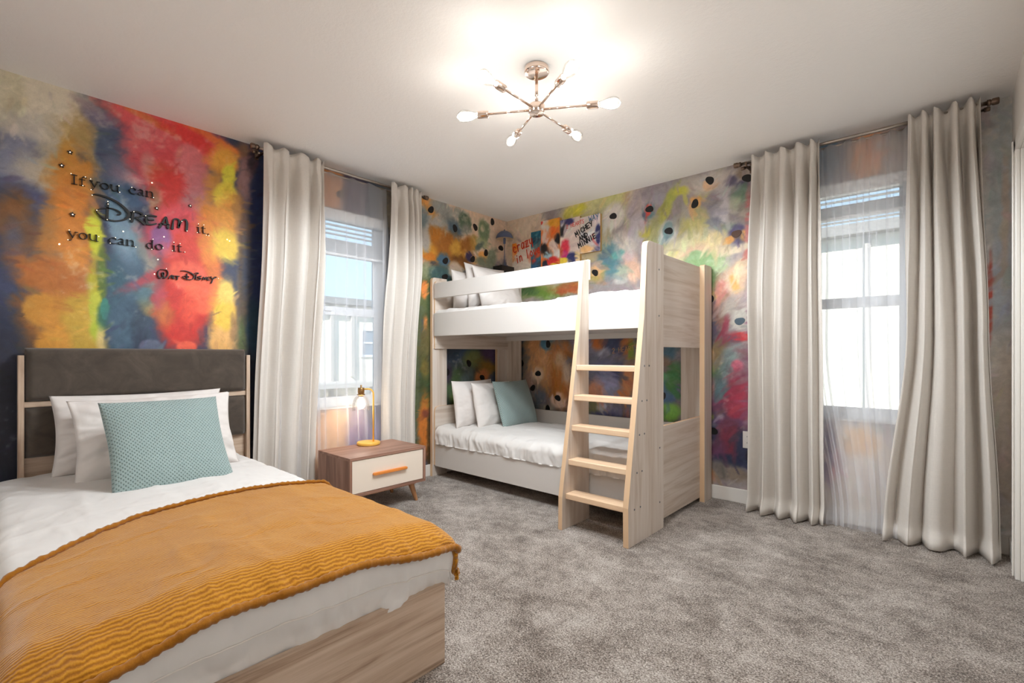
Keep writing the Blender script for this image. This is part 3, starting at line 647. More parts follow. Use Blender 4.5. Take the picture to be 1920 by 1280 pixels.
STROKES={'dream': [[[(-3.267, 1.913, 0.0014), (-3.254, 1.921, 0.0025), (-3.228, 1.92, 0.0039), (-3.197, 1.914, 0.0046), (-3.166, 1.902, 0.0053), (-3.138, 1.883, 0.006), (-3.118, 1.862, 0.0067), (-3.11, 1.843, 0.0067), (-3.118, 1.822, 0.0056), (-3.138, 1.806, 0.0042), (-3.166, 1.796, 0.0035), (-3.193, 1.795, 0.0032), (-3.218, 1.801, 0.0028), (-3.235, 1.814, 0.0025), (-3.247, 1.829, 0.0018), (-3.246, 1.838, 0.0018), (-3.235, 1.846, 0.0025), (-3.213, 1.855, 0.0028), (-3.186, 1.86, 0.0028), (-3.162, 1.855, 0.0032), (-3.147, 1.845, 0.0035), (-3.15, 1.834, 0.0035), (-3.16, 1.832, 0.0025)], [(-3.2, 1.886, 0.0046), (-3.202, 1.849, 0.0056), (-3.204, 1.794, 0.0053)]], [[(-3.091, 1.863, 0.0053), (-3.093, 1.837, 0.006), (-3.096, 1.808, 0.006)], [(-3.098, 1.859, 0.0032), (-3.077, 1.866, 0.0042), (-3.055, 1.862, 0.0046), (-3.049, 1.851, 0.0042), (-3.065, 1.838, 0.0032), (-3.082, 1.833, 0.0028), (-3.065, 1.825, 0.0046), (-3.04, 1.805, 0.0063)]], [[(-3.027, 1.853, 0.0042), (-3.031, 1.829, 0.006), (-3.027, 1.812, 0.006)], [(-3.036, 1.852, 0.0035), (-3.01, 1.859, 0.0046), (-2.984, 1.859, 0.0032)], [(-3.029, 1.832, 0.0032), (-3.01, 1.835, 0.0039), (-2.997, 1.836, 0.0028)], [(-3.031, 1.808, 0.0046), (-3.01, 1.807, 0.0042), (-2.986, 1.817, 0.0035)]], [[(-2.969, 1.8, 0.0063), (-2.954, 1.829, 0.0046), (-2.94, 1.865, 0.0039), (-2.934, 1.844, 0.0053), (-2.928, 1.805, 0.0063)], [(-2.971, 1.82, 0.0025), (-2.949, 1.822, 0.0032), (-2.922, 1.824, 0.0028)]], [[(-2.907, 1.804, 0.0063), (-2.905, 1.828, 0.0046), (-2.9, 1.859, 0.0035), (-2.884, 1.865, 0.0039), (-2.874, 1.856, 0.0046), (-2.875, 1.819, 0.006)], [(-2.875, 1.823, 0.0049), (-2.866, 1.847, 0.0039), (-2.854, 1.866, 0.0035), (-2.84, 1.869, 0.0042), (-2.834, 1.848, 0.006), (-2.836, 1.806, 0.0063)]]], 'signature': [[[(-2.965, 1.558, 0.001), (-2.975, 1.545, 0.0018), (-2.978, 1.528, 0.0026), (-2.972, 1.511, 0.0028), (-2.96, 1.509, 0.0023), (-2.951, 1.521, 0.0018), (-2.947, 1.537, 0.0015), (-2.954, 1.543, 0.0013), (-2.957, 1.534, 0.0018), (-2.952, 1.519, 0.0026), (-2.94, 1.512, 0.0028), (-2.93, 1.528, 0.0021), (-2.929, 1.547, 0.0015), (-2.938, 1.558, 0.001), (-2.962, 1.558, 0.0008)]], [[(-2.923, 1.51, 0.0023), (-2.917, 1.524, 0.0018), (-2.909, 1.532, 0.0015), (-2.906, 1.513, 0.0023)], [(-2.922, 1.519, 0.001), (-2.905, 1.52, 0.001)]], [[(-2.9, 1.531, 0.0018), (-2.901, 1.512, 0.0021), (-2.891, 1.514, 0.0013)]], [[(-2.892, 1.529, 0.0018), (-2.872, 1.529, 0.0018)], [(-2.882, 1.529, 0.0021), (-2.883, 1.508, 0.0023)]], [[(-2.866, 1.562, 0.001), (-2.847, 1.565, 0.0015), (-2.825, 1.561, 0.0021), (-2.806, 1.551, 0.0026), (-2.796, 1.538, 0.0026), (-2.802, 1.523, 0.0023), (-2.819, 1.515, 0.0018), (-2.84, 1.517, 0.0015), (-2.854, 1.525, 0.001), (-2.854, 1.531, 0.001), (-2.84, 1.535, 0.0013), (-2.826, 1.533, 0.0013), (-2.825, 1.528, 0.001)], [(-2.834, 1.549, 0.0018), (-2.835, 1.515, 0.0023)]], [[(-2.786, 1.547, 0.0015), (-2.788, 1.521, 0.0026)], [(-2.793, 1.554, 0.0013), (-2.788, 1.56, 0.0015), (-2.776, 1.561, 0.0015), (-2.776, 1.555, 0.0013), (-2.788, 1.551, 0.001)]], [[(-2.758, 1.543, 0.0015), (-2.769, 1.543, 0.0013), (-2.778, 1.536, 0.0015), (-2.769, 1.532, 0.0021), (-2.76, 1.527, 0.0018), (-2.769, 1.521, 0.0018), (-2.781, 1.521, 0.0013)]], [[(-2.75, 1.521, 0.0018), (-2.747, 1.54, 0.0015), (-2.737, 1.525, 0.0018), (-2.732, 1.542, 0.0015)]], [[(-2.713, 1.544, 0.0015), (-2.724, 1.541, 0.0015), (-2.726, 1.524, 0.0018), (-2.712, 1.525, 0.0015)], [(-2.724, 1.532, 0.001), (-2.714, 1.533, 0.001)]], [[(-2.706, 1.547, 0.0018), (-2.704, 1.537, 0.0018), (-2.695, 1.534, 0.0018), (-2.684, 1.541, 0.0013), (-2.675, 1.547, 0.001), (-2.688, 1.547, 0.001), (-2.696, 1.533, 0.0018), (-2.703, 1.514, 0.0026), (-2.706, 1.506, 0.0021)]]]}
STARS=[(-3.352, 2.115, 0.0058), (-3.384, 2.037, 0.0058), (-3.342, 1.794, 0.0062), (-2.982, 1.908, 0.005), (-2.816, 1.96, 0.0047)]
SMALL=[(-3.004, 2.049), (-3.134, 1.746), (-2.947, 1.75), (-3.393, 1.631), (-2.976, 1.614), (-2.992, 1.528), (-2.615, 1.793), (-2.601, 1.786), (-3.392, 1.633)]
BEADS={'If': [(-3.349, 2.003), (-3.293, 2.001), (-3.303, 1.953)], 'you': [(-3.272, 1.996), (-3.27, 1.94), (-3.154, 1.99), (-3.151, 1.956)], 'can': [(-3.098, 1.996), (-2.999, 1.963)], 'dream': [(-3.266, 1.912), (-3.201, 1.894), (-3.2, 1.88), (-3.247, 1.836), (-3.204, 1.795), (-3.089, 1.863), (-3.035, 1.852), (-3.106, 1.818), (-2.861, 1.856), (-2.835, 1.804)], 'it': [(-2.776, 1.858), (-2.782, 1.804), (-2.747, 1.857), (-2.734, 1.797), (-2.72, 1.796)], 'you2': [(-3.356, 1.71), (-3.361, 1.658), (-3.239, 1.697)], 'can2': [(-3.169, 1.704), (-3.191, 1.67), (-3.08, 1.667)], 'do': [(-3.001, 1.725), (-3.007, 1.666), (-2.954, 1.683)], 'it2': [(-2.901, 1.725), (-2.87, 1.722), (-2.908, 1.674), (-2.846, 1.676)], 'signature': [(-2.938, 1.565), (-2.668, 1.54)]}
WORDS={'If': ((-3.349, 1.952), (-3.293, 1.957)), 'you': ((-3.273, 1.948), (-3.146, 1.96)), 'can': ((-3.11, 1.958), (-2.995, 1.968)), 'it': ((-2.782, 1.805), (-2.744, 1.807)), 'you2': ((-3.358, 1.667), (-3.237, 1.665)), 'can2': ((-3.195, 1.668), (-3.08, 1.667)), 'do': ((-3.029, 1.668), (-2.951, 1.669)), 'it2': ((-2.906, 1.674), (-2.842, 1.676))}
# ------------------------------------------------------------ room shell
H=2.44; W=3.646; D=4.15
struct(bx('floor',-.12,W+.12,-D-.12,.12,-.12,0,M['carpet'],bevel=0))
struct(bx('ceiling',-.12,W+.12,-D-.12,.12,H,H+.12,M['ceil'],bevel=0))
W1=(-2.36,-1.447,.66,2.152); W2=(2.43,3.235,.645,2.16)
def paint(us,zs,blobs,base,seed,strokes=0):
    """colours on the grid us x zs: soft warped blobs of paint, then short brush strokes that drag colour along"""
    U,Z=np.meshgrid(us,zs); col=np.zeros(U.shape+(3,)); col[:]=base
    n1=fbm(U*3,Z*3,seed,5,.6); n2=fbm(U*3+9,Z*3+5,seed+3,5,.6)
    f1=fbm(U*26,Z*26,seed+7,3,.65); st=fbm((U+Z)*8+n1*3,(Z-U)*40+n2*9,seed+9,3,.6)
    def dab(bu,bz,ru,rz,rot,rgb,soft,op,warp=1.0):
        R_=max(ru,rz)*1.9+.06*warp; a,b=np.searchsorted(us,(bu-R_,bu+R_)); c,d=np.searchsorted(zs,(bz-R_,bz+R_))
        if a>=b or c>=d: return
        k=(slice(c,d),slice(a,b)); wq=min(.075,.62*min(ru,rz))*(.30+soft*1.1)*warp
        du=U[k]+n1[k]*wq-bu; dz=Z[k]+n2[k]*wq-bz; co,si=math.cos(rot),math.sin(rot)
        r_=np.sqrt(((du*co+dz*si)/ru)**2+((-du*si+dz*co)/rz)**2)+(f1[k]*.34+st[k]*.14)*soft
        al=((1-sm(1-.75*soft,1+.55*soft+.02,r_))*op)[...,None]
        col[k]=col[k]*(1-al)+(np.array(rgb,float)+(f1[k]*9+st[k]*5)[...,None])*al
    for (bu,bz,ru,rz,rot,r,g,b,soft,op) in blobs: dab(bu,bz,ru,rz,rot,(r,g,b),min(.9,soft*1.1+.03),op)
    rs=np.random.RandomState(seed)
    for q in range(strokes):
        bu=rs.uniform(us[0],us[-1]); bz=rs.uniform(zs[0],zs[-1]); L=rs.uniform(.018,.055)*(.75 if us[0]<-3 else 1.15); a=PI*1.6*vn(np.array(bu*1.7+3),np.array(bz*1.7),seed+1)+rs.normal(0,.35)
        pu=bu+math.cos(a)*L*.7; pz=bz+math.sin(a)*L*.7; i=min(max(np.searchsorted(zs,pz),0),len(zs)-1); j=min(max(np.searchsorted(us,pu),0),len(us)-1)
        c=col[i,j]*rs.uniform(.90,1.10)+rs.normal(0,4,3)
        dab(bu,bz,L,L*rs.uniform(.12,.38),a,np.clip(c,8,235),.55,rs.uniform(.35,.8),.35)
    fl=sm(.40,.8,n2*.9+f1*.7)[...,None]*.30
    col=np.clip(col*(1-fl)+np.array((214,200,180.))*fl,3,250)/255.
    return np.where(col<=.04045,col/12.92,((col+.055)/1.055)**2.4).reshape(-1,3)
def mural_wall(name,is_x,u0,u1,win,blobs,base,seed,back):
    st=.0065
    us=np.unique(np.round(np.concatenate([np.arange(u0,u1,st),[u1,win[0],win[1]]]),5)); zs=np.unique(np.round(np.concatenate([np.arange(0,H,st),[H,win[2],win[3]]]),5))
    U,Z=np.meshgrid(us,zs); u=U.ravel(); z=Z.ravel(); k=paint(us,zs,blobs,base,seed,4200)
    V=np.stack([np.zeros_like(u),u,z] if is_x else [u,np.zeros_like(u),z],-1)
    r,c=U.shape; idx=np.arange(r*c).reshape(r,c)
    q=np.stack([idx[:-1,:-1],idx[:-1,1:],idx[1:,1:],idx[1:,:-1]],-1).reshape(-1,4)
    cu=(us[:-1]+us[1:])/2; cz=(zs[:-1]+zs[1:])/2; CU,CZ=np.meshgrid(cu,cz)
    keep=~((CU>win[0])&(CU<win[1])&(CZ>win[2])&(CZ<win[3])).ravel(); q=q[keep]
    # thick backing around the opening, same mesh
    mb=MB(); b0,b1=back; g=.0015
    for (a0,a1,z0,z1) in ((u0-.12,win[0],0,H),(win[1],u1+.0,0,H),(win[0],win[1],0,win[2]),(win[0],win[1],win[3],H)):
        if is_x: mb.box(-.14,-g,a0,a1,z0,z1)
        else: mb.box(a0,a1,g,.14,z0,z1)
    n0=len(V); V=np.concatenate([V,np.array(mb.v)]); q2=np.array(mb.f)+n0
    mi=np.concatenate([np.zeros(len(q),dtype=np.int32),np.ones(len(q2),dtype=np.int32)])
    ob=quads(name,V,np.concatenate([q,q2]),[M['mural'],M['wall']],smooth=False,mi=mi)
    me=ob.data; at=me.color_attributes.new('paint','FLOAT_COLOR','POINT')
    full=np.ones((len(me.vertices),4),dtype=np.float32); full[:len(k),:3]=k; at.data.foreach_set('color',full.ravel())
    return struct(ob)
mural_wall('wall_left',True,-D,0,W1,BL,(48,54,78),11,(-.14,0))
mural_wall('wall_right',False,0,W,W2,BR,(150,140,140),29,(0,.14))
struct(MB().box(-.14,W+.12,-D-.12,-D,0,H).build('wall_back',M['wall']))
mb=MB(); mb.box(W,W+.12,-D,-1.26,0,H); mb.box(W,W+.12,-.39,.14,0,H); mb.box(W,W+.12,-1.26,-.39,2.035,H); struct(mb.build('wall_side',M['wall']))
# baseboards
def base(name,f): return struct(f.build(name,M['gloss'],bevel=.004))
base('baseboard_left',MB().box(.0,.014,-D,-.0,0,.10))
base('baseboard_right',MB().box(.014,W,-.014,0,0,.10))
base('baseboard_side',MB().box(W-.014,W,-.33,-.014,0,.10))
base('baseboard_back',MB().box(.014,W,-D,-D+.014,0,.10))
# door in the side wall, shut
d=struct(MB().box(W+.03,W+.07,-1.245,-.405,.012,2.02).box(W+.026,W+.03,-1.13,-.88,.25,.9).box(W+.026,W+.03,-1.13,-.88,1.05,1.85).box(W+.026,W+.03,-.77,-.52,.25,.9).box(W+.026,W+.03,-.77,-.52,1.05,1.85).build('door_1',M['gloss'],bevel=.003))
dh=MB(); dh.lathe([(.026,0),(.026,.008),(.010,.012),(.010,.04),(.024,.05),(.024,.07),(.012,.076)],(W+.03,-1.18,.95),(-1,0,0),20); o=dh.build('door_handle',M['nickel'],d,smooth=True)
cs=MB(); cs.box(W-.018,W,-.39,-.333,0,2.09); cs.box(W-.018,W,-1.317,-1.26,0,2.09); cs.box(W-.018,W,-1.317,-.333,2.035,2.09); cs.box(W-.026,W-.018,-.345,-.333,0,2.09)
cs.box(W,W+.07,-.40,-.39,0,2.035); struct(cs.build('trim_door',M['gloss'],bevel=.004))

# ------------------------------------------------------------ windows (vinyl single hung, set back in the drywall opening)
def window(name,is_x,win,meet):
    a0,a1,z0,z1=win; f=.035
    def B(mb,u0,u1,d0,d1,za,zb):
        if is_x: mb.box(-d1,-d0,u0,u1,za,zb)
        else: mb.box(u0,u1,d0,d1,za,zb)
    mb=MB(); d0,d1=.07,.125
    B(mb,a0,a0+f,d0,d1,z0,z1); B(mb,a1-f,a1,d0,d1,z0,z1); B(mb,a0+f,a1-f,d0,d1,z0,z0+.045); B(mb,a0+f,a1-f,d0,d1,z1-f,z1)
    fr=struct(mb.build(name,M['vinyl'],bevel=.003))
    for k,(za,zb,dd) in enumerate(((z0+.045,meet,.08),(meet,z1-f,.095))):
        mb=MB(); s=.028; u0,u1=a0+f,a1-f
        B(mb,u0,u0+s,dd,dd+.02,za,zb); B(mb,u1-s,u1,dd,dd+.02,za,zb); B(mb,u0+s,u1-s,dd,dd+.02,za,za+(.038 if k==0 else .0326)); B(mb,u0+s,u1-s,dd,dd+.02,zb-.035,zb)
        sa=mb.build('sash',M['vinyl'],fr,bevel=.002)
        mb=MB(); B(mb,u0+s,u1-s,dd+.008,dd+.012,za+.03,zb-.03); mb.build('pane',M['pane'],sa)
    mb=MB(); B(mb,(a0+a1)/2-.03,(a0+a1)/2+.03,.066,.08,meet-.005,meet+.012); mb.build('sash_lock',M['vinyl'],fr,bevel=.002)
    mb=MB(); B(mb,a0,a1,-.004,.07,z0-.0,z0+.012); mb.build('sill',M['gloss'],fr,bevel=.002)
    return fr
window('window_1',True,W1,1.40); window('window_2',False,W2,1.40)
def blind(is_x,win,zs_open,z_stack,zb,label):
    a0,a1,z0,z1=win; a0+=.008; a1-=.008
    root=thing('window_blind',label,'blind',((-.035,(a0+a1)/2,z1) if is_x else ((a0+a1)/2,.035,z1)),'white slatted blinds drawn up in the windows')
    root_inv=Vector(root.location)
    def B(name,d0,d1,za,zc,tilt=0):
        mb=MB()
        if is_x: mb.box(-d1-root_inv.x,-d0-root_inv.x,a0-root_inv.y,a1-root_inv.y,za-root_inv.z,zc-root_inv.z)
        else: mb.box(a0-root_inv.x,a1-root_inv.x,d0-root_inv.y,d1-root_inv.y,za-root_inv.z,zc-root_inv.z)
        return mb.build(name,M['vinyl'],root,bevel=.0012)
    B('head_rail',.008,.062,z1-.075,z1-.002)
    for z in zs_open: B('slat',.010,.060,z,z+.003)
    z=zb+.022; 
    while z<z_stack: B('slat',.010,.060,z,z+.003); z+=.0085
    B('bottom_rail',.010,.060,zb,zb+.018)
    for t in (.12,.5,.88):
        mb=MB(); u=a0+(a1-a0)*t
        p=((-.035,u,z1-.07),(-.035,u,zb)) if is_x else ((u,.035,z1-.07),(u,.035,zb))
        mb.tube([Vector(p[0])-root_inv,Vector(p[1])-root_inv],.0012,6); mb.build('lift_cord',M['vinyl'],root)
blind(True,W1,(2.035,2.0,1.968),1.93,1.81,'white slatted blind drawn up in the window behind the nightstand lamp')
blind(False,W2,(2.045,1.91),2.02,1.93,'white slatted blind drawn up in the window of the pale long curtains')

# ------------------------------------------------------------ outside
g=struct(bx('ground',-45,40,-40,45,-3.3,-3.2,M['ground'],bevel=0))
def house(loc,rotz,label,w_,top,wins,extra=True):
    r=thing('neighbouring_house',label,'house',loc,rot=(0,0,rotz))
    # local: facade faces -y, x along
    MB().box(-w_/2,w_/2,0,6,-3.2,top).build('wall',M['stucco'],r)
    MB().box(-w_/2-.3,w_/2+.3,-.35,6.3,top,top+.22).build('roof',M['roof'],r)
    for (x,z,ww,hh) in wins:
        f=MB(); f.box(x-ww/2-.08,x+ww/2+.08,-.05,0,z-.08,z); f.box(x-ww/2-.08,x+ww/2+.08,-.05,0,z+hh,z+hh+.08); f.box(x-ww/2-.08,x-ww/2,-.05,0,z,z+hh); f.box(x+ww/2,x+ww/2+.08,-.05,0,z,z+hh); f.box(x-.03,x+.03,-.04,0,z,z+hh); f.box(x-ww/2,x+ww/2,-.04,0,z+hh/2-.03,z+hh/2+.03)
        fo=f.build('window_frame',M['vinyl'],r)
        MB().box(x-ww/2,x+ww/2,-.02,-.005,z,z+hh).build('pane',M['darkglass'],fo)
    return r
# facade seen through the nightstand window: plane x=-12 facing +x
h1=house((-12,5,0),math.radians(90),'cream stucco house outside the window behind the nightstand lamp',16,2.75,[(.95,1.05,.95,.85),(-3.6,1.05,.95,.85)])
MB().box(-2.6,.4,-1.5,0,.02,.16).box(-2.5,-2.3,-1.45,-1.25,-3.2,.02).box(.0,.2,-1.45,-1.25,-3.2,.02).build('porch_roof',M['stucco2'],h1)
MB().box(-1.9,-.2,-.04,0,-3.2,-.35).build('garage_door',M['garage'],h1)
MB().box(.45,1.5,-.05,0,-3.2,-.3).build('front_door',M['garage'],h1)
MB().box(-.75,-.65,-.12,0,-3.2,2.7).box(.0,.12,-.12,0,.3,2.7).build('downpipe',M['stucco2'],h1)
h2=house((2,9,0),0,'cream stucco house outside the window between the pale long curtains',18,3.6,[(-5,.2,1.2,1.2),(6,.2,1.2,1.2)])
MB().box(-9,9,-.10,0,-.25,-.1).box(.1,.2,-.10,0,-.1,3.6).build('stucco_band',M['stucco2'],h2)
# ------------------------------------------------------------ curtains
def make_rod(is_x,ua,ub,off,label,group):
    mid=(ua+ub)/2; L_=ub-ua
    r=thing('curtain_rod',label,'curtain rod',((off,mid,2.385) if is_x else (mid,-off,2.385)),group,rot=(0,0,PI/2 if is_x else 0))
    # local: x along the rod; +y away from the room? (is_x: local y -> world -x, towards the wall; else local y -> world +y, towards the wall)
    MB().tube([(-L_/2,0,0),(L_/2,0,0)],.0105,14).build('front_pole',M['nickel'],r,smooth=True)
    MB().tube([(-L_/2+.01,.055,-.012),(L_/2-.01,.055,-.012)],.0075,12).build('rear_pole',M['nickel'],r,smooth=True)
    for s in (-1,1):
        MB().lathe([(.0105,0),(.016,.0),(.016,.012),(.012,.016),(.0175,.02),(.0175,.042),(.013,.046)],(s*L_/2,0,0),(s,0,0),18).build('finial',M['bronze'],r,smooth=True)
        MB().lathe([(.0075,0),(.012,.0),(.012,.022),(.009,.025)],(s*(L_/2-.01),.055,-.012),(s,0,0),16).build('end_cap',M['bronze'],r,smooth=True)
        b=MB(); x=s*(L_/2-.035); b.box(x-.012,x+.012,off-.004,off-.001,-.035,.035); b.box(x-.006,x+.006,-.004,off-.004,-.026,-.016); b.box(x-.006,x+.006,-.012,.0,-.026,.006); b.box(x-.006,x+.006,.045,.055,-.026,-.006)
        b.build('bracket',M['bronze'],r,bevel=.0015)
    return r
make_rod(True,-2.475,-1.165,.125,'double nickel curtain rod above the nightstand window','double curtain rods')
make_rod(False,2.325,3.545,.125,'double nickel curtain rod above the window at the far end of the bunk wall','double curtain rods')
def curtain(name,is_x,top,mid,bot,off,nf,amp,seed,label,cat,group,m,zt=2.405,zbot=.006,offlow=None,ampu=.35,puddle=.05,ns=220,nz=90,head=True,thick=.0016,gap=.036):
    s=np.linspace(0,1,ns)[None,:]; zz=np.linspace(0,1,nz)[:,None]  # 0 top
    zz=zz**1.0
    rs=np.random.RandomState(seed)
    # irregular fold phase
    kn=rs.uniform(.45,1.6,nf*2+1); cum=np.concatenate([[0],np.cumsum(kn)]); cum/=cum[-1]
    ph=np.interp(np.linspace(0,1,ns),cum,np.linspace(0,nf,len(cum)))[None,:]
    z=zt+(zbot-zt)*zz
    drift=.55*(vn(zz*1.3+0*s,s*nf*.35+0*zz,seed)-.5)*sm(0,.4,zz)
    p=2*PI*(ph+drift)
    A=amp*(.55+.45*sm(0,.12,zz)+.25*sm(.6,1,zz))*(.75+.5*vn(ph*1.1+0*zz,zz*1.4+0*s,seed+5))
    if offlow is not None: o=off+(offlow-off)*sm(.25,.78,zz); A=A*(1-.35*sm(.3,.8,zz))
    else: o=off+0*zz
    o=o+gap*(1-sm(.25,.6,zz)); A=A*(.35+.65*sm(0,.05,s)*sm(1,.95,s))
    # the pleats are square-ish: sharpen
    sn=np.sin(p); wv=np.tanh(1.9*sn+.35)
    v=o+A*wv+.012*(vn(s*5+0*zz,zz*5+0*s,seed+8)-.5)*2*sm(.05,.3,zz)
    def lerp3(k): 
        a,b,c=top[k],mid[k],bot[k]; return np.where(zz<.5,a+(b-a)*sm(0,.5,zz),b+(c-b)*sm(.5,1,zz))
    u0,u1=lerp3(0),lerp3(1)
    wd=(u1-u0)
    u=u0+wd*s+ampu*(wd/nf)*np.sin(2*p)*.32*sm(0.02,.2,zz)
    if head:
        hd=1-sm(0,.045,zz); v=v*(1-hd*.0)+0; z=z+hd*.010*np.sin(p*1.0+1)
        pin=np.exp(-((zz-.024)/.014)**2); v=v+(o-v)*.45*pin; z=z-.006*pin
    if puddle:
        fl=sm(.955,1,zz); v=v+fl*puddle*(.4+.8*vn(s*nf*1.3+0*zz,0*zz+0*s,seed+3)); z=z+.022*fl*(1-sm(.985,1,zz))
        z=np.maximum(z,.006+.004*vn(s*9+0*zz,zz*20+0*s,seed))
    u=u+0*zz; v=v+0*u; z=z+0*u
    P=np.stack([v,u,z],-1) if is_x else np.stack([u,-v,z],-1)
    org=P[0].mean(0); org[2]=float(z.min()); 
    ob=sheet(name,P-org,m,uv=np.stack([s+0*zz,zz+0*s],-1),thick=thick); ob.location=org
    return tag(ob,label,cat,group)
g='linen curtains'
curtain('linen_curtain',True,(-2.455,-2.055),(-2.475,-2.065),(-2.50,-2.09),.122,4,.042,3,'cream linen curtain hanging between the padded headboard and nightstand','curtain',g,M['linen'],offlow=.068,puddle=0)
curtain('linen_curtain',True,(-1.505,-1.213),(-1.53,-1.20),(-1.53,-1.185),.122,4,.040,8,'cream linen curtain hanging between the nightstand lamp and the bunk bed','curtain',g,M['linen'],offlow=.064,puddle=0)
curtain('linen_curtain',False,(2.405,2.797),(2.375,2.803),(2.375,2.81),.125,5,.048,5,'cream linen curtain beside the outlet, the narrower one at that window','curtain',g,M['linen'],puddle=.05)
curtain('linen_curtain',False,(3.225,3.518),(3.215,3.555),(3.115,3.600),.125,5,.052,12,'cream linen curtain by the door corner, spreading widest on the carpet','curtain',g,M['linen'],puddle=.06)
g='sheer white curtain panels'
curtain('sheer_curtain',True,(-2.34,-1.50),(-2.36,-1.48),(-2.36,-1.46),.070,6,.008,21,'sheer white voile curtain behind the nightstand lamp','sheer curtain',g,M['sheer'],zt=2.372,offlow=.055,puddle=0,ns=300,thick=0,ampu=.5,gap=.016)
curtain('sheer_curtain',False,(2.60,3.30),(2.62,3.30),(2.80,3.27),.072,9,.013,25,'sheer white voile curtain trailing on the carpet between two linen curtains','sheer curtain',g,M['sheer'],zt=2.372,puddle=.05,ns=340,thick=0,ampu=.5,gap=.016)

# ------------------------------------------------------------ chandelier
HX,HY,HZ=1.93,-1.885,2.235
ch=thing('ceiling_light','polished nickel starburst ceiling light with six lit bulbs','ceiling light',(HX,HY,HZ))
MB().lathe([(.02,.20),(.058,.20),(.060,.178),(.056,.172),(.02,.170)][::-1],(0,0,0),seg=40).build('canopy',M['chrome'],ch,smooth=True,bevel=.001)
for s in (-1,1): MB().lathe([(.005,0),(.005,.010),(.003,.013)],(s*.035*.8,s*-.035*.6,.172),(0,0,-1),12).build('canopy_screw',M['chrome'],ch,smooth=True)
MB().tube([(0,0,.175),(0,0,.02)],.0075,16).build('stem',M['chrome'],ch,smooth=True)
MB().lathe([(.0,.032),(.010,.032),(.012,.026),(.036,.024),(.0385,.02),(.0385,-.016),(.036,-.02),(.007,-.021),(.006,-.026),(0,-.026)],seg=36).build('hub',M['chrome'],ch,smooth=True,bevel=.001)
for k in range(6):
    a=math.radians(-88+60*k); d=Vector((math.cos(a),math.sin(a),0))
    MB().tube([d*.036,d*.245],.0052,12).build('arm',M['chrome'],ch,smooth=True)
    MB().lathe([(.006,.0),(.0165,.002),(.0175,.006),(.0175,.052),(.0155,.056)],d*.235,d,24).build('socket',M['chrome'],ch,smooth=True)
    bl=MB(); bl.lathe([(.012,0),(.0135,.012),(.019,.028),(.026,.048),(.0295,.066),(.0275,.084),(.019,.098),(.008,.105),(.0,.107)],d*.288,d,24); bo=bl.build('bulb',M['bulbglass'],ch,smooth=True)
    gm=MB(); gm.lathe([(0,0),(.007,.004),(.011,.016),(.0165,.036),(.019,.052),(.016,.068),(.008,.078),(0,.080)][::-1],d*.300,d,20)
    gm.build('filament',M['glow'],bo,smooth=True)
    L_=bpy.data.lights.new('bulb_light','POINT'); L_.energy=1.25; L_.color=(1,.97,.93); L_.shadow_soft_size=.03
    lo=link(bpy.data.objects.new('bulb_light',L_),ch); lo.location=d*.345
    L_=bpy.data.lights.new('bulb_fill_spot','SPOT'); L_.energy=18.5; L_.color=(.885,.95,1); L_.shadow_soft_size=.05; L_.spot_size=PI*.985; L_.spot_blend=.35  # added cool spot at each bulb, pushes light down and spares the ceiling
    lo=link(bpy.data.objects.new('bulb_fill_spot',L_),ch); lo.location=d*.345

# ------------------------------------------------------------ nightstand and lamp
NX0,NX1,NY0,NY1=.135,.560,-2.085,-1.482
ns=thing('nightstand','walnut nightstand with one cream drawer and orange handle','nightstand',((NX0+NX1)/2,(NY0+NY1)/2,0))
cx_,cy_=(NX0+NX1)/2,(NY0+NY1)/2; hx,hy=(NX1-NX0)/2,(NY1-NY0)/2
b=MB(); t=.018
b.box(-hx,hx,-hy,hy,.40-t,.40); b.box(-hx,hx,-hy,hy,.145,.145+t)
b.box(-hx,-hx+t,-hy+t,hy-t,.163,.382)
b.build('carcass',M['walnut_y'],ns,bevel=.0015)
for s in (-1,1): MB().box(-hx,hx,min(s*hy,s*(hy-t)),max(s*hy,s*(hy-t)),.163,.382).build('side_panel',M['walnut_z'],ns,bevel=.001)
dr=MB().box(hx-.024,hx-.006,-hy+t+.003,hy-t-.003,.166,.379).build('drawer',M['drawer'],ns,bevel=.001)
pts=[]
for k in range(13):
    a=PI/2+PI*k/12; pts.append((-.125+.009*math.cos(a),.272+.009*math.sin(a)))
for k in range(13):
    a=-PI/2+PI*k/12; pts.append((.125+.009*math.cos(a),.272+.009*math.sin(a)))
MB().prism(pts,'x',hx-.006,hx+.016).build('handle',M['orange'],dr,bevel=.003)
MB().box(-hx+.05,-hx+.085,-hy+.05,hy-.05,.125,.145).build('leg_rail',M['legwood'],ns,bevel=.002); MB().box(hx-.085,hx-.05,-hy+.05,hy-.05,.125,.145).build('leg_rail',M['legwood'],ns,bevel=.002)
for sx_ in (-1,1):
    for sy in (-1,1):
        b=MB(); b.tube([(sx_*(hx-.07),sy*(hy-.08),.13),(sx_*(hx-.058),sy*(hy-.04),.0)],[.022,.012],16); b.build('leg',M['legwood'],ns,smooth=False,bevel=.001)
lm=thing('table_lamp','mustard yellow table lamp with glass shade and lit bulb on the nightstand','lamp',(.208,-1.735,.4))
MB().lathe([(0,0),(.078,0),(.083,.004),(.083,.018),(.080,.022),(.0,.023)],seg=44).build('base',M['yellow'],lm,smooth=True,bevel=.0008)
rd=Vector((.743,.669,0)); px=rd*.036
arm=[px+Vector((0,0,.02)),px+Vector((0,0,.36))]
for k in range(1,9):
    a=PI/2*k/8; arm.append(px+Vector((0,0,.375))+(-rd)*(.035*(1-math.cos(a)))+Vector((0,0,.035*math.sin(a))))
sk=-rd*.055
arm.append(sk+Vector((0,0,.410)))
MB().tube(arm,.0062,12).build('stem',M['yellow'],lm,smooth=True)
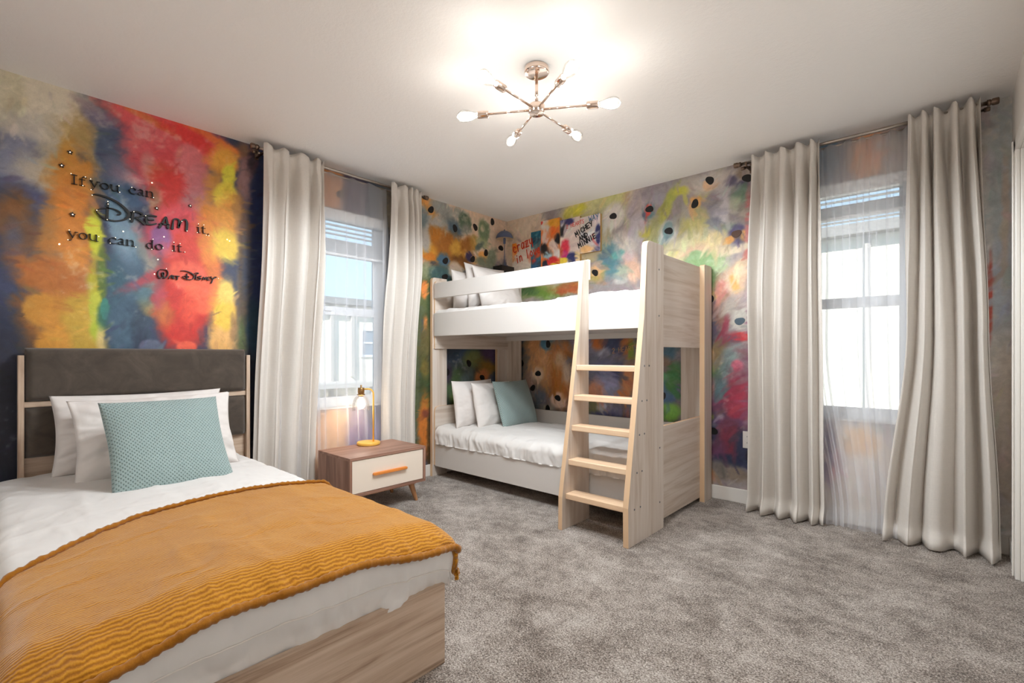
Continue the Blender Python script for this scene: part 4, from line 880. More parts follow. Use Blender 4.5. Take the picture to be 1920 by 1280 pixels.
so=MB(); so.lathe([(.0,.030),(.006,.030),(.006,.012),(.022,.010),(.024,.006),(.024,-.028),(.020,-.034),(.030,-.038),(.030,-.042),(.016,-.048),(.016,-.056),(0,-.056)][::-1],sk+Vector((0,0,.41)),seg=24)
so.build('socket',M['brass'],lm,smooth=True,bevel=.0006)
dz=.41
MB().lathe([(.063,-.160),(.0632,-.158),(.063,-.11),(.058,-.085),(.044,-.062),(.026,-.044)],sk+Vector((0,0,dz)),seg=36,closed=True).build('lamp_shade',M['bulbglass'],lm,smooth=True)
MB().lathe([(.012,-.052),(.014,-.066),(.022,-.085),(.029,-.105),(.0295,-.118),(.024,-.134),(.012,-.144),(0,-.146)][::-1],sk+Vector((0,0,dz)),seg=28).build('bulb',M['glowlamp'],lm,smooth=True)
MB().lathe([(.0625,0),(.064,.001),(.0645,.003),(.062,.003)],sk+Vector((0,0,dz-.161)),seg=36,closed=True).build('shade_rim',M['bulbglass'],lm,smooth=True)
L_=bpy.data.lights.new('lamp_light','POINT'); L_.energy=.45; L_.color=(1,.84,.66); L_.shadow_soft_size=.035
lo=link(bpy.data.objects.new('lamp_light',L_),lm); lo.location=sk+Vector((0,0,.235))

# ------------------------------------------------------------ mushroom lamp on the corner shelf
sh=tag(MB().box(.001,.125,-.205,-.001,0,.055).build('corner_shelf',M['blackw'],bevel=.002),'small black block shelf fixed in the room corner','shelf'); sh.location=(0,0,1.895)
ml=thing('mushroom_lamp','slate blue dome lamp standing on the small black corner shelf','lamp',(.085,-.125,1.95))
MB().lathe([(0,0),(.035,0),(.037,.004),(.034,.008),(.0,.009)],seg=32).build('base',M['blue'],ml,smooth=True)
MB().tube([(0,0,.008),(0,0,.25)],.0035,12).build('stem',M['blue'],ml,smooth=True)
MB().lathe([(.006,.225),(.012,.228),(.013,.275),(.010,.285),(0,.285)],seg=20).build('socket',M['blue'],ml,smooth=True)
ds=[(.086*math.cos(t_),.275+.082*math.sin(t_)) for t_ in np.linspace(0,PI/2,14)]
MB().lathe(ds,seg=40,closed=True).build('lamp_shade',M['blue'],ml,smooth=True)
dsi=[(.0845*math.cos(t_),.2748+.080*math.sin(t_)) for t_ in np.linspace(0,PI/2,14)]
MB().lathe([(.086,.275)]+dsi,seg=40,closed=True).build('shade_lining',M['innershade'],ml,smooth=True)
MB().lathe([(.0,.350),(.006,.356),(.008,.364),(.005,.370),(0,.371)],seg=14).build('finial',M['blue'],ml,smooth=True)

# ------------------------------------------------------------ outlet
ol=thing('wall_outlet','white wall outlet low beside the curtain edge','outlet',(2.338,0,.458))
MB().box(-.036,.036,-.006,0,-.06,.06).build('cover_plate',M['gloss'],ol,bevel=.002)
for s in (-1,1):
    MB().lathe([(.0165,0),(.0165,.002),(0,.002)],(0,-.006,s*.022),(0,-1,0),20).build('socket_face',M['gloss'],ol,bevel=.0005)
for s in (-1,1):
    for k in (-1,1): MB().box(k*.006-.0012,k*.006+.0012,-.0088,-.0078,s*.022-.003,s*.022+.006).build('slot',M['rubber'],ol)
# ------------------------------------------------------------ cushions and drapes
def pillow(name,w_,h_,t_,m,seed,ear=.035,wr=.012,parent=None,n=64,sag=.0,uvon=True):
    """soft pillow standing on its long edge: local x thickness, y width, z height, origin at the bottom centre"""
    u=np.linspace(-1,1,n)[None,:]; v=np.linspace(-1,1,n)[:,None]
    U=u+0*v; V=v+0*u
    th=np.clip(1-np.abs(U)**2.6,0,1)**.55*np.clip(1-np.abs(V)**2.6,0,1)**.55
    ins=1-ear*(np.cos(PI*V/2)**.8)*1.0; Y=w_/2*U*np.where(np.abs(U)>0,1-(1-ins)*np.abs(U)**2,1)
    ins2=1-ear*(np.cos(PI*U/2)**.8); Z=h_/2*V*(1-(1-ins2)*np.abs(V)**2)
    Z=Z-sag*(1-U*U)*(V>0)*V
    rr=np.sqrt(U*U+V*V)
    edge=np.maximum(np.abs(U),np.abs(V)); ang=np.arctan2(V,U)
    wrk=wr*(fbm(U*2.2+seed,V*2.2,seed,4,.55)*1.2*th+ .5*fbm(ang*5+seed,rr*1.5,seed+4,3)*sm(.45,.9,edge)*sm(1.0,.93,edge)*1.2)
    base=.10*t_*fbm(U*.9+seed*3,V*.9,seed+11,2)
    F=t_/2*th; fr=np.stack([F+wrk+base,Y,Z+h_/2],-1); bk=np.stack([-F+wrk*.4+base,Y,Z+h_/2],-1)
    idx=np.arange(n*n).reshape(n,n); q=np.stack([idx[:-1,:-1],idx[:-1,1:],idx[1:,1:],idx[1:,:-1]],-1).reshape(-1,4)
    # share rim vertices
    rim=np.zeros((n,n),bool); rim[0]=rim[-1]=True; rim[:,0]=rim[:,-1]=True
    mp=np.where(rim.ravel(),np.arange(n*n),np.arange(n*n)+n*n); q2=mp[q][:,::-1]
    Vs=np.concatenate([fr.reshape(-1,3),bk.reshape(-1,3)])
    uv1=np.stack([(U+1)/2,(V+1)/2],-1).reshape(-1,2); uv=np.concatenate([uv1,uv1])
    return quads(name,Vs,np.concatenate([q,q2]),m,parent,uv,True)
def fixloose(ob):
    bm=bmesh.new(); bm.from_mesh(ob.data); bmesh.ops.delete(bm,geom=[v for v in bm.verts if not v.link_faces],context='VERTS'); bm.to_mesh(ob.data); bm.free()
def put_pillow(w_,h_,t_,m,seed,bot,lean,yaw,label,cat,group,name,**kw):
    o=pillow(name,w_,h_,t_,m,seed,**kw); fixloose(o); o.location=bot; o.rotation_euler=(0,lean,yaw); return tag(o,label,cat,group)

def drape(name,m,x0,x1,y0,y1,Z,R,a0,a1,b0,b1,zmin,seed,wr=.012,crown=.03,off=0,na=150,nb=130,parent=None,thick=0,fa=None,fb=None,bulge=0,uvs=(1,1),hem=0,detail=1.0,gather=0):
    """cloth over a rounded slab: a runs along x (drops at x1 only), b across y (drops both sides)"""
    A=np.linspace(0,1,na)[:,None]+np.zeros((1,nb)); B=np.linspace(0,1,nb)[None,:]+np.zeros((na,1))
    b=b0+(b1-b0)*B
    lo=a0+ (fa(B) if fa else 0); hi=a1+(fb(B) if fb else 0); a=lo+(hi-lo)*A
    R2=R+off
    def fold(t,e,Rr):  # t coordinate growing past edge e: returns pos, drop
        s=t-(e-R); L1=R2*PI/2
        pos=np.where(s<0,t,np.where(s<L1,(e-R)+R2*np.sin(np.clip(s,0,L1)/R2),e+off)); dr=np.where(s<0,0,np.where(s<L1,R2*(1-np.cos(np.clip(s,0,L1)/R2)),R2+(s-L1)))
        return pos,dr
    X,dx=fold(a,x1,R); Yp,dyp=fold(b,y1,R); Yn,dyn=fold(-b,-y0,R)
    Y=np.where(b>(y0+y1)/2,Yp,-Yn); dy=np.where(b>(y0+y1)/2,dyp,dyn)
    cy=(b-(y0+y1)/2)/((y1-y0)/2); cr=crown*np.clip(1-cy**2,0,1)
    n1=fbm(a*3.2,b*3.2,seed,4,.55); n2=(1-np.abs(fbm(a*2.2+5,b*5.2,seed+5,3,.5))*2)
    z=Z+off+cr-np.sqrt(dx**2+dy**2+1e-9)*np.where((dx>0)&(dy>0),1.0,1.0)+ (n1*.55+n2*.5*detail)*wr
    rg=np.abs(fbm(a*6+n1*1.5,b*3.0,seed+31,3,.55)); rg2=np.abs(fbm(a*2.4,b*9+n1,seed+41,3,.5)); fine=(.25-np.minimum(rg,.25))*1.6+(.2-np.minimum(rg2,.2))*1.2
    z=z+(fine-.25)*wr*.75*detail
    sidex=sm(.0,R,dx); sidey=sm(0,R,dy)
    if bulge: X=X+bulge*np.sin(np.clip(dx/(Z-.262),0,1)*PI)*sidex
    X=X+sidex*wr*(n1+n2*.6+fine*1.6*detail); Y=Y+np.sign(b-(y0+y1)/2)*sidey*wr*(n1+.6*n2)
    if gather:
        X=X+gather*sidex*fbm(b*17+n1*2,dx*6,seed+51,3,.6)*(.5+.8*sm(.05,.2,dx)); Y=Y-gather*sidey*fbm(a*17+n1*2,dy*6,seed+53,3,.6)*np.where(b>(y0+y1)/2,-1,1)
        z=z+.6*gather*fbm(b*15+n1,a*3,seed+55,3)*sm(-.25,0,a-(x1-R))*(1-sidex)+.6*gather*fbm(a*15+n1,b*3,seed+57,3)*sm(.25,0,np.minimum(np.abs(b-y0),np.abs(y1-b)))*(1-sidey)
    z=np.maximum(z,zmin+.006*n1)
    P=np.stack([X,Y,z],-1); drape.P=P; drape.dx=dx
    org=np.array([(x0+x1)/2,(y0+y1)/2,zmin]); uv=np.stack([a*uvs[0],b*uvs[1]],-1)
    o=sheet(name,P-org,m,parent,uv=uv,thick=thick,offset=1); o.location=org; return o

# ------------------------------------------------------------ the single bed in front
YL,YR=-3.545,-2.508
bed=thing('single_bed','light wood single bed with brown padded headboard','bed',(1.05,-3.03,0))
def bb(name,x0,x1,y0,y1,z0,z1,m,bevel=.002,smooth=False,seg=2):
    return MB().box(x0-1.05,x1-1.05,y0+3.03,y1+3.03,z0,z1).build(name,m,bed,bevel,seg=seg)
bb('headboard_post',.02,.085,YL,YL+.022,0,1.062,M['oak_z']); bb('headboard_post',.02,.085,YR-.022,YR,0,1.062,M['oak_z'])
bb('headboard_panel',.02,.05,YL+.022,YR-.022,.10,1.05,M['oak_y'])
bb('headboard_rail',.05,.072,YL+.022,YR-.022,.808,.836,M['oak_y'])
def pad(z0,z1,name='padded_panel',x0=.05,th=.045):
    y0,y1=YL+.026,YR-.026; n=60; k=30
    u=np.linspace(-1,1,n)[None,:]+np.zeros((k,1)); v=np.linspace(-1,1,k)[:,None]+np.zeros((1,n))
    yy=(y0+y1)/2+(y1-y0)/2*u; zz=(z0+z1)/2+(z1-z0)/2*v
    ed=np.minimum((y1-y0)/2*(1-np.abs(u)),(z1-z0)/2*(1-np.abs(v))); x=x0+th*np.sqrt(np.clip(1-(1-np.clip(ed/.035,0,1))**2,0,1))+.004*fbm(yy*4,zz*4,3)
    P=np.stack([x-1.05,yy+3.03,zz],-1); return sheet(name,P,M['velvet'],bed)
def cosdist(n): return np.sin(np.linspace(-PI/2,PI/2,n))
def pad(z0,z1,th=.05,x0=.05):
    y0,y1=YL+.024,YR-.024; n=90;k=50
    u=cosdist(n)[None,:]+np.zeros((k,1)); v=cosdist(k)[:,None]+np.zeros((1,n))
    yy=(y0+y1)/2+(y1-y0)/2*u; zz=(z0+z1)/2+(z1-z0)/2*v
    eu=(y1-y0)/2*(1-np.abs(u)); ev=(z1-z0)/2*(1-np.abs(v)); f=lambda e:np.sqrt(np.clip(1-(1-np.clip(e/.03,0,1))**2,0,1))
    x=x0+th*f(eu)*f(ev)+.003*fbm(yy*4,zz*4,3)*f(eu)*f(ev)
    return sheet('padded_panel',np.stack([x-1.05,yy+3.03,zz],-1),M['velvet'],bed)
pad(.836,1.098,.055); pad(.560,.808,.045)
FY0,FY1=-3.50,-2.592
bb('footboard',2.072,2.096,FY0,FY1,0,.275,M['oak_y']); bb('side_rail',.085,2.072,FY1-.022,FY1,.0,.275,M['oak_x']); bb('side_rail',.085,2.072,FY0,FY0+.022,.0,.275,M['oak_x'])
bb('slat_base',.085,2.07,FY0+.024,FY1-.024,.16,.18,M['oak_x'])
bb('mattress',.09,2.035,FY0+.03,FY1-.03,.18,.405,M['piping'],.03,seg=4)
X1=2.072
du=drape('duvet',M['duvet'],.10,X1,-3.655,-2.575,.458,.06,.10,X1+.205,-3.655-.20,-2.575+.16,.262,4,wr=.012,crown=.035,bulge=.022,na=210,nb=170,gather=.016)
tag(du,'white duvet spread over the single bed, tucked into its footboard','duvet')
# hem seam and quilt stitching rolls on the foot side
hm=MB()
P=drape.P; row=int(np.argmin(np.abs(drape.dx[:,80]-.135))); pts=[P[row,k] for k in range(8,P.shape[1]-8,2)]
hm.tube([(p[0]+.002-(.10+X1)/2,p[1]+(3.655+2.575)/2,p[2]-.262) for p in pts],.0024,8); hm.build('hem_piping',M['piping'],du,smooth=True)
def top_edge(B):   # throw's head-side edge wanders
    return .05*np.sin(B*5+1)+.26*sm(.45,.05,B)
th=drape('throw_blanket',M['plush'],.10,X1,-3.655,-2.575,.458,.06,1.30,X1+.005,-3.655-.22,-2.575+.150,.05,4,wr=.012,crown=.035,off=.016,na=170,nb=170,thick=.014,fa=top_edge,fb=lambda B:.05+.010*np.sin(B*9)+.006*np.sin(B*23+2)+.02*sm(.9,1,B),uvs=(1,1),bulge=.03)
tag(th,'mustard ribbed plush throw laid across the foot of the single bed','throw blanket')
for row in (0,-1):   # rolled thick hems of the throw
    P=drape.P[row]; hb_=MB(); c0=Vector(th.location); ks=list(range(14,len(P)-12))
    hb_.tube([Vector(P[k])-c0+Vector((0,0,.006)) for k in ks],[(.008 if row==0 else .0115)+.002*math.sin(k*2.4)+.001*math.sin(k*.9) for k in ks],10); hb_.build('hem',M['plush'],th,smooth=True)

put_pillow(.74,.40,.17,M['pillow'],2,(.24,-3.075,.475),math.radians(-14),math.radians(-2),'white pillow against the padded headboard, behind another white pillow','pillow','white pillows on the single bed','pillow',ear=.06,wr=.034)
put_pillow(.70,.42,.17,M['pillow'],7,(.47,-3.04,.465),math.radians(-24),math.radians(2),'white pillow between the rear white pillow and large teal cushion','pillow','white pillows on the single bed','pillow',ear=.07,wr=.038)
put_pillow(.48,.47,.14,M['teal'],5,(.795,-3.062,.448),math.radians(-31),math.radians(3),'pale teal waffle cushion leaning on the single bed pillows','cushion','teal cushions','cushion',ear=.05,wr=.004)

# ------------------------------------------------------------ bunk bed
bk=thing('bunk_bed','pale ash and white bunk bed with attached ladder','bunk bed',(1.05,-.52,0))
def kb(name,x0,x1,y0,y1,z0,z1,m,bevel=.002,parent=None,label=None):
    o=MB().box(x0-1.05,x1-1.05,y0+.52,y1+.52,z0,z1).build(name,m,parent or bk,bevel)
    if label: o['label']=label
    return o
def rounded(pts,r,n=6):
    """round the corners whose radius entry >0"""
    out=[]; N_=len(pts)
    for i,(p,rr) in enumerate(zip(pts,r)):
        p=Vector(p)
        if rr<=0: out.append(tuple(p)); continue
        a=(Vector(pts[i-1])-p).normalized(); b=(Vector(pts[(i+1)%N_])-p).normalized()
        p0=p+a*rr; p1=p+b*rr
        for k in range(n+1):
            t=k/n; out.append(tuple((1-t)**2*p0+2*t*(1-t)*p+t*t*p1))
    return out
def kp(name,pts,x0,x1,m,bevel=.002,parent=None):
    o=MB().prism([(p[0]+.52,p[1]) for p in pts],'x',x0-1.05,x1-1.05).build(name,[m,M['edge']],parent or bk,bevel)
    for f in o.data.polygons:   # edge banding on the front and top edges of the board
        if abs(f.normal.x)<.5 and (f.normal.y<-.3 or f.normal.z>.5): f.material_index=1
    return o
# near-wall end (by the corner): posts are boards standing across
kp('post',rounded([(-1.01,0),(-.845,0),(-.845,1.74),(-1.01,1.74)],[0,0,0,.03]),.016,.048,M['ash_z'])
kp('post',rounded([(-.19,0),(-.028,0),(-.028,1.74),(-.19,1.74)],[0,0,.0,.03]),.016,.048,M['ash_z'])
kb('back_post',.048,.228,-.052,-.028,0,1.74,M['ash_z'])
kp('upper_end_panel',rounded([(-.995,1.115),(-.052,1.115),(-.052,1.715),(-.995,1.715)],[0,0,.03,.045]),.048,.066,M['ash_y'])
kp('lower_end_panel',rounded([(-.995,.10),(-.052,.10),(-.052,.612),(-.995,.612)],[0,0,.03,.05]),.048,.066,M['ash_y'])
# open end
kp('post',rounded([(-.17,0),(-.028,0),(-.028,1.715),(-.17,1.715)],[0,0,0,.02]),2.055,2.092,M['ash_z'])
kb('back_post',1.868,2.04,-.052,-.028,0,1.70,M['ash_z'])
kp('upper_end_panel',rounded([(-.86,1.113),(-.052,1.113),(-.052,1.70),(-.86,1.70)],[0,0,0,0]),2.036,2.058,M['ash_y'])
kp('lower_end_panel',rounded([(-.86,.03),(-.06,.03),(-.06,.615),(-.86,.615)],[0,0,.05,0]),2.036,2.058,M['ash_y'])
# long sides
kb('front_rail',.066,2.036,-.995,-.972,.092,.297,M['white'],.003)
kb('back_rail',.048,2.036,-.075,-.053,.10,.54,M['white'])
kb('upper_front_rail',.066,2.055,-1.008,-.986,1.225,1.425,M['white'],.003)
kb('upper_back_rail',.048,2.036,-.075,-.053,1.20,1.52,M['white'])
kb('guard_rail',.066,1.655,-1.008,-.986,1.553,1.685,M['white'],.004)
kb('slat_base',.066,2.036,-.972,-.075,.15,.17,M['ash_x']); kb('upper_slat_base',.066,2.036,-.986,-.075,1.245,1.262,M['white'])
kb('mattress',.075,2.03,-.965,-.09,.17,.37,M['piping'],.03); kb('upper_mattress',.075,2.03,-.975,-.09,1.262,1.40,M['piping'],.03)
# ladder: two slanted boards and five steps
kp('ladder_rail',rounded([(-1.303,0),(-1.0,0),(-1.008,.60),(-1.008,1.675),(-1.07,1.675),(-1.12,1.20),(-1.30,.20)],[0,0,0,0,.03,0,0]),1.625,1.655,M['ash_z'])
kp('ladder_rail',rounded([(-1.287,0),(-.845,0),(-.845,1.735),(-1.065,1.735),(-1.10,1.30),(-1.29,.22)],[0,0,0,.045,0,0]),2.058,2.092,M['ash_z'])
for z,yf in ((1.0,-1.155),(.813,-1.18),(.627,-1.205),(.421,-1.24),(.218,-1.27)):
    kb('ladder_step',1.655,2.058,yf+.002,yf+.105,z-.034,z,M['rung'],.004)
for (y,z) in ((-1.10,1.0),(-1.04,1.0),(-1.13,.80),(-1.07,.80),(-1.16,.61),(-1.10,.61),(-1.19,.40),(-1.13,.40),(-1.22,.20),(-1.15,.20),(-.90,.50),(-.90,.17),(-.91,1.58),(-.91,1.30)):
    MB().lathe([(.0055,0),(.0055,.0015),(.003,.0015),(.0,.0006)],(2.092-1.05,y+.52,z),(1,0,0),12).build('bolt',M['screw'],bk)
o=drape('duvet',M['duvet'],.07,2.02,-1.0,-.09,.425,.06,.072,2.02,-1.0-.13,-.10,.290,14,wr=.010,crown=.02,na=240,nb=110,bulge=0,detail=1.2,gather=.018)
tag(o,'white duvet on the lower bunk, bulging over the front rail','duvet')
# the lower duvet has pulled pleats along the front
o=drape('duvet',M['duvet'],.07,2.02,-.985,-.09,1.455,.04,.072,2.02,-.985-.03,-.10,1.400,19,wr=.014,crown=.02,na=220,nb=90,detail=1.3,gather=.014)
tag(o,'white duvet on the upper bunk behind the guard rail','duvet')
g='white pillows on the lower bunk'
put_pillow(.54,.41,.13,M['pillow'],11,(.245,-.66,.43),math.radians(-9),math.radians(4),'white pillow on the lower bunk closest to the end panel','pillow',g,'pillow',ear=.05)
put_pillow(.54,.40,.14,M['pillow'],13,(.40,-.54,.43),math.radians(-14),math.radians(4),'white pillow on the lower bunk touching the teal cushion','pillow',g,'pillow',ear=.06,wr=.016)
put_pillow(.50,.42,.13,M['teal'],17,(.56,-.42,.43),math.radians(-18),math.radians(3),'deep teal waffle cushion on the lower bunk','cushion','teal cushions','cushion',ear=.05,wr=.003)
g='white pillows on the upper bunk'
put_pillow(.54,.35,.13,M['pillow'],23,(.145,-.60,1.47),math.radians(-4),math.radians(3),'white pillow on the upper bunk, the rear one against the end panel','pillow',g,'pillow',ear=.05)
put_pillow(.56,.42,.13,M['pillow'],24,(.245,-.50,1.47),math.radians(-8),math.radians(3),'white pillow on the upper bunk, second behind the front one','pillow',g,'pillow',ear=.06)
put_pillow(.62,.40,.13,M['pillow'],26,(.395,-.46,1.47),math.radians(-18),math.radians(3),'white pillow on the upper bunk, the front one of three','pillow',g,'pillow',ear=.06)
# ------------------------------------------------------------ canvas pieces on the bunk wall
def art_mat(name,base,blobs,x0,z0,seed):
    return base
def canvas_piece(parent,x0,x1,z0,z1,base,blobs,seed,th=.028):
    st=.0045; us=np.unique(np.append(np.arange(x0,x1,st),x1)); zs=np.unique(np.append(np.arange(z0,z1,st),z1))
    U,Z=np.meshgrid(us,zs); u=U.ravel(); z=Z.ravel()
    k=paint(us,zs,blobs,base,seed,40); V=np.stack([u-.62,np.full_like(u,-th),z-2.13],-1); r,c=U.shape; idx=np.arange(r*c).reshape(r,c)
    q=np.stack([idx[:-1,:-1],idx[:-1,1:],idx[1:,1:],idx[1:,:-1]],-1).reshape(-1,4)
    mb=MB().box(x0-.62,x1-.62,-th+.0004,-.0005,z0-2.13,z1-2.13); n0=len(V)
    mi=np.concatenate([np.zeros(len(q),dtype=np.int32),np.ones(6,dtype=np.int32)])
    ob=quads('canvas',np.concatenate([V,np.array(mb.v)]),np.concatenate([q,np.array(mb.f)+n0]),[M['mural'],M['canvas_edge']],parent,smooth=False,mi=mi)
    at=ob.data.color_attributes.new('paint','FLOAT_COLOR','POINT'); full=np.ones((len(ob.data.vertices),4),dtype=np.float32); full[:len(k),:3]=k; at.data.foreach_set('color',full.ravel())
    return ob
M['canvas_edge']=mat('canvas_edge',(190,150,90),.8)
M['redpaint']=mat('red_letter_paint',(206,62,34),.6); M['inkpaint']=mat('black_letter_paint',(22,20,26),.6); M['bluepaint']=mat('blue_letter_paint',(60,110,150),.6); M['pinkpaint']=mat('coral_letter_paint',(226,90,84),.6); M['ochre_ink']=mat('ochre_scrawl_paint',(196,140,90),.7)
cv=thing('wall_canvas','five staggered graffiti canvases on the wall over the upper bunk','wall art',(.62,0,2.13))
Bz=lambda *a:a
canvas_piece(cv,.10,.352,1.86,2.19,(222,206,190),[(.125,2.14,.045,.07,0,236,140,44,.3,1),(.11,2.06,.02,.06,0,226,150,90,.5,.8),(.27,2.16,.04,.03,0,206,70,50,.4,.5),(.30,1.90,.07,.03,0,120,130,120,.6,.6),(.33,2.02,.03,.05,0,214,90,60,.6,.6)],51,.024)
canvas_piece(cv,.352,.48,1.86,2.263,(40,110,130),[(.38,2.22,.05,.04,0,30,96,120,.4,1),(.42,2.17,.04,.05,0,18,40,60,.5,1),(.38,2.08,.03,.04,0,206,200,190,.5,.8),(.44,2.05,.04,.04,0,200,90,60,.5,1),(.40,1.98,.03,.05,0,180,60,50,.5,.9),(.39,1.91,.05,.04,0,40,90,130,.5,1),(.46,1.93,.03,.05,0,60,60,70,.5,.8)],53,.030)
canvas_piece(cv,.48,.704,1.86,2.345,(222,120,60),[(.52,2.31,.05,.05,0,214,206,196,.4,1),(.49,2.33,.02,.02,0,210,60,50,.4,1),(.57,2.29,.05,.06,0,216,200,186,.5,1),(.65,2.31,.07,.05,0,232,162,50,.4,1),(.64,2.24,.05,.04,0,226,104,40,.5,1),
  (.53,2.18,.05,.06,0,226,190,180,.35,1),(.50,2.09,.05,.05,0,26,26,32,.4,1),(.62,2.10,.06,.06,0,232,206,190,.4,1),(.68,2.15,.04,.05,0,24,24,30,.4,1),(.55,2.02,.06,.04,0,150,186,200,.4,1),(.66,2.02,.05,.05,0,224,214,206,.4,1),(.60,1.96,.08,.04,0,206,50,50,.5,1),(.52,1.93,.03,.05,0,40,44,60,.4,1),(.64,1.91,.06,.03,0,226,190,60,.3,1),(.55,1.89,.05,.03,0,216,80,120,.5,1)],57,.034)
canvas_piece(cv,.704,.925,1.90,2.315,(220,200,190),[(.77,2.29,.09,.04,0,58,54,104,.3,1),(.74,2.24,.04,.04,0,206,200,206,.4,1),(.72,2.19,.03,.06,0,30,30,36,.4,1),(.80,2.22,.05,.03,0,210,200,196,.5,1),(.73,2.11,.04,.06,0,236,214,200,.4,1),(.77,2.06,.05,.07,0,222,60,80,.5,1),(.76,2.00,.04,.04,0,200,40,120,.5,1),(.84,1.96,.05,.05,0,44,50,100,.4,1),(.73,1.94,.07,.03,0,234,204,70,.25,1),(.90,1.96,.03,.05,0,234,204,150,.5,1),(.72,2.03,.03,.04,0,190,60,40,.5,.8)],59,.028)
canvas_piece(cv,.925,1.135,1.975,2.30,(222,208,202),[(1.115,2.12,.028,.10,0,50,54,104,.3,1),(1.10,2.00,.05,.05,0,60,64,110,.5,.8),(1.0,2.01,.09,.035,0,240,190,130,.5,1),(.95,2.16,.03,.04,0,206,204,206,.5,1),(1.06,2.13,.013,.014,0,222,56,50,.2,1),(1.065,2.09,.013,.014,0,222,56,50,.2,1),(1.10,2.25,.03,.03,0,232,214,214,.5,1)],61,.024)

# ------------------------------------------------------------ stroke lettering
def ribbon(mb,pts,fn,th):
    """pts [(u,v,halfwidth)] smoothed into a flat solid stroke; fn(u,v,d)->xyz"""
    P=[np.array(p,float) for p in pts]
    if len(P)>2:
        Q=[]; n=len(P)
        for i in range(n-1):
            p0=P[max(i-1,0)];p1=P[i];p2=P[i+1];p3=P[min(i+2,n-1)]
            for k in range(5):
                t=k/5; Q.append(.5*((2*p1)+(-p0+p2)*t+(2*p0-5*p1+4*p2-p3)*t*t+(-p0+3*p1-3*p2+p3)*t**3))
        Q.append(P[-1]); P=Q
    n=len(P); Lr=[];Rr=[]
    for i,p in enumerate(P):
        d=P[min(i+1,n-1)][:2]-P[max(i-1,0)][:2]; d=d/(np.linalg.norm(d)+1e-9); nr=np.array((-d[1],d[0])); h=max(p[2],.0005)
        Lr.append(p[:2]+nr*h); Rr.append(p[:2]-nr*h)
    # round caps
    vs=[fn(*a,th) for a in Lr]+[fn(*a,th) for a in Rr]+[fn(*a,0) for a in Lr]+[fn(*a,0) for a in Rr]
    fs=[]
    for i in range(n-1):
        fs+=[(i,i+1,n+i+1,n+i),(2*n+i,3*n+i,3*n+i+1,2*n+i+1),(i,2*n+i,2*n+i+1,i+1),(n+i,n+i+1,3*n+i+1,3*n+i)]
    fs+=[(0,n,3*n,2*n),(n-1,3*n-1,4*n-1,2*n-1)]
    mb.add(vs,fs)
    for p in (P[0],P[-1]):
        h=max(p[2],.0005)*.98; k=12; ring=[(p[0]+h*math.cos(2*PI*j/k),p[1]+h*math.sin(2*PI*j/k)) for j in range(k)]
        mb.add([fn(*a,th*.999) for a in ring]+[fn(*a,0) for a in ring],[tuple(range(k)),tuple(range(k,2*k))[::-1]]+[(j,(j+1)%k,(j+1)%k+k,j+k) for j in range(k)])
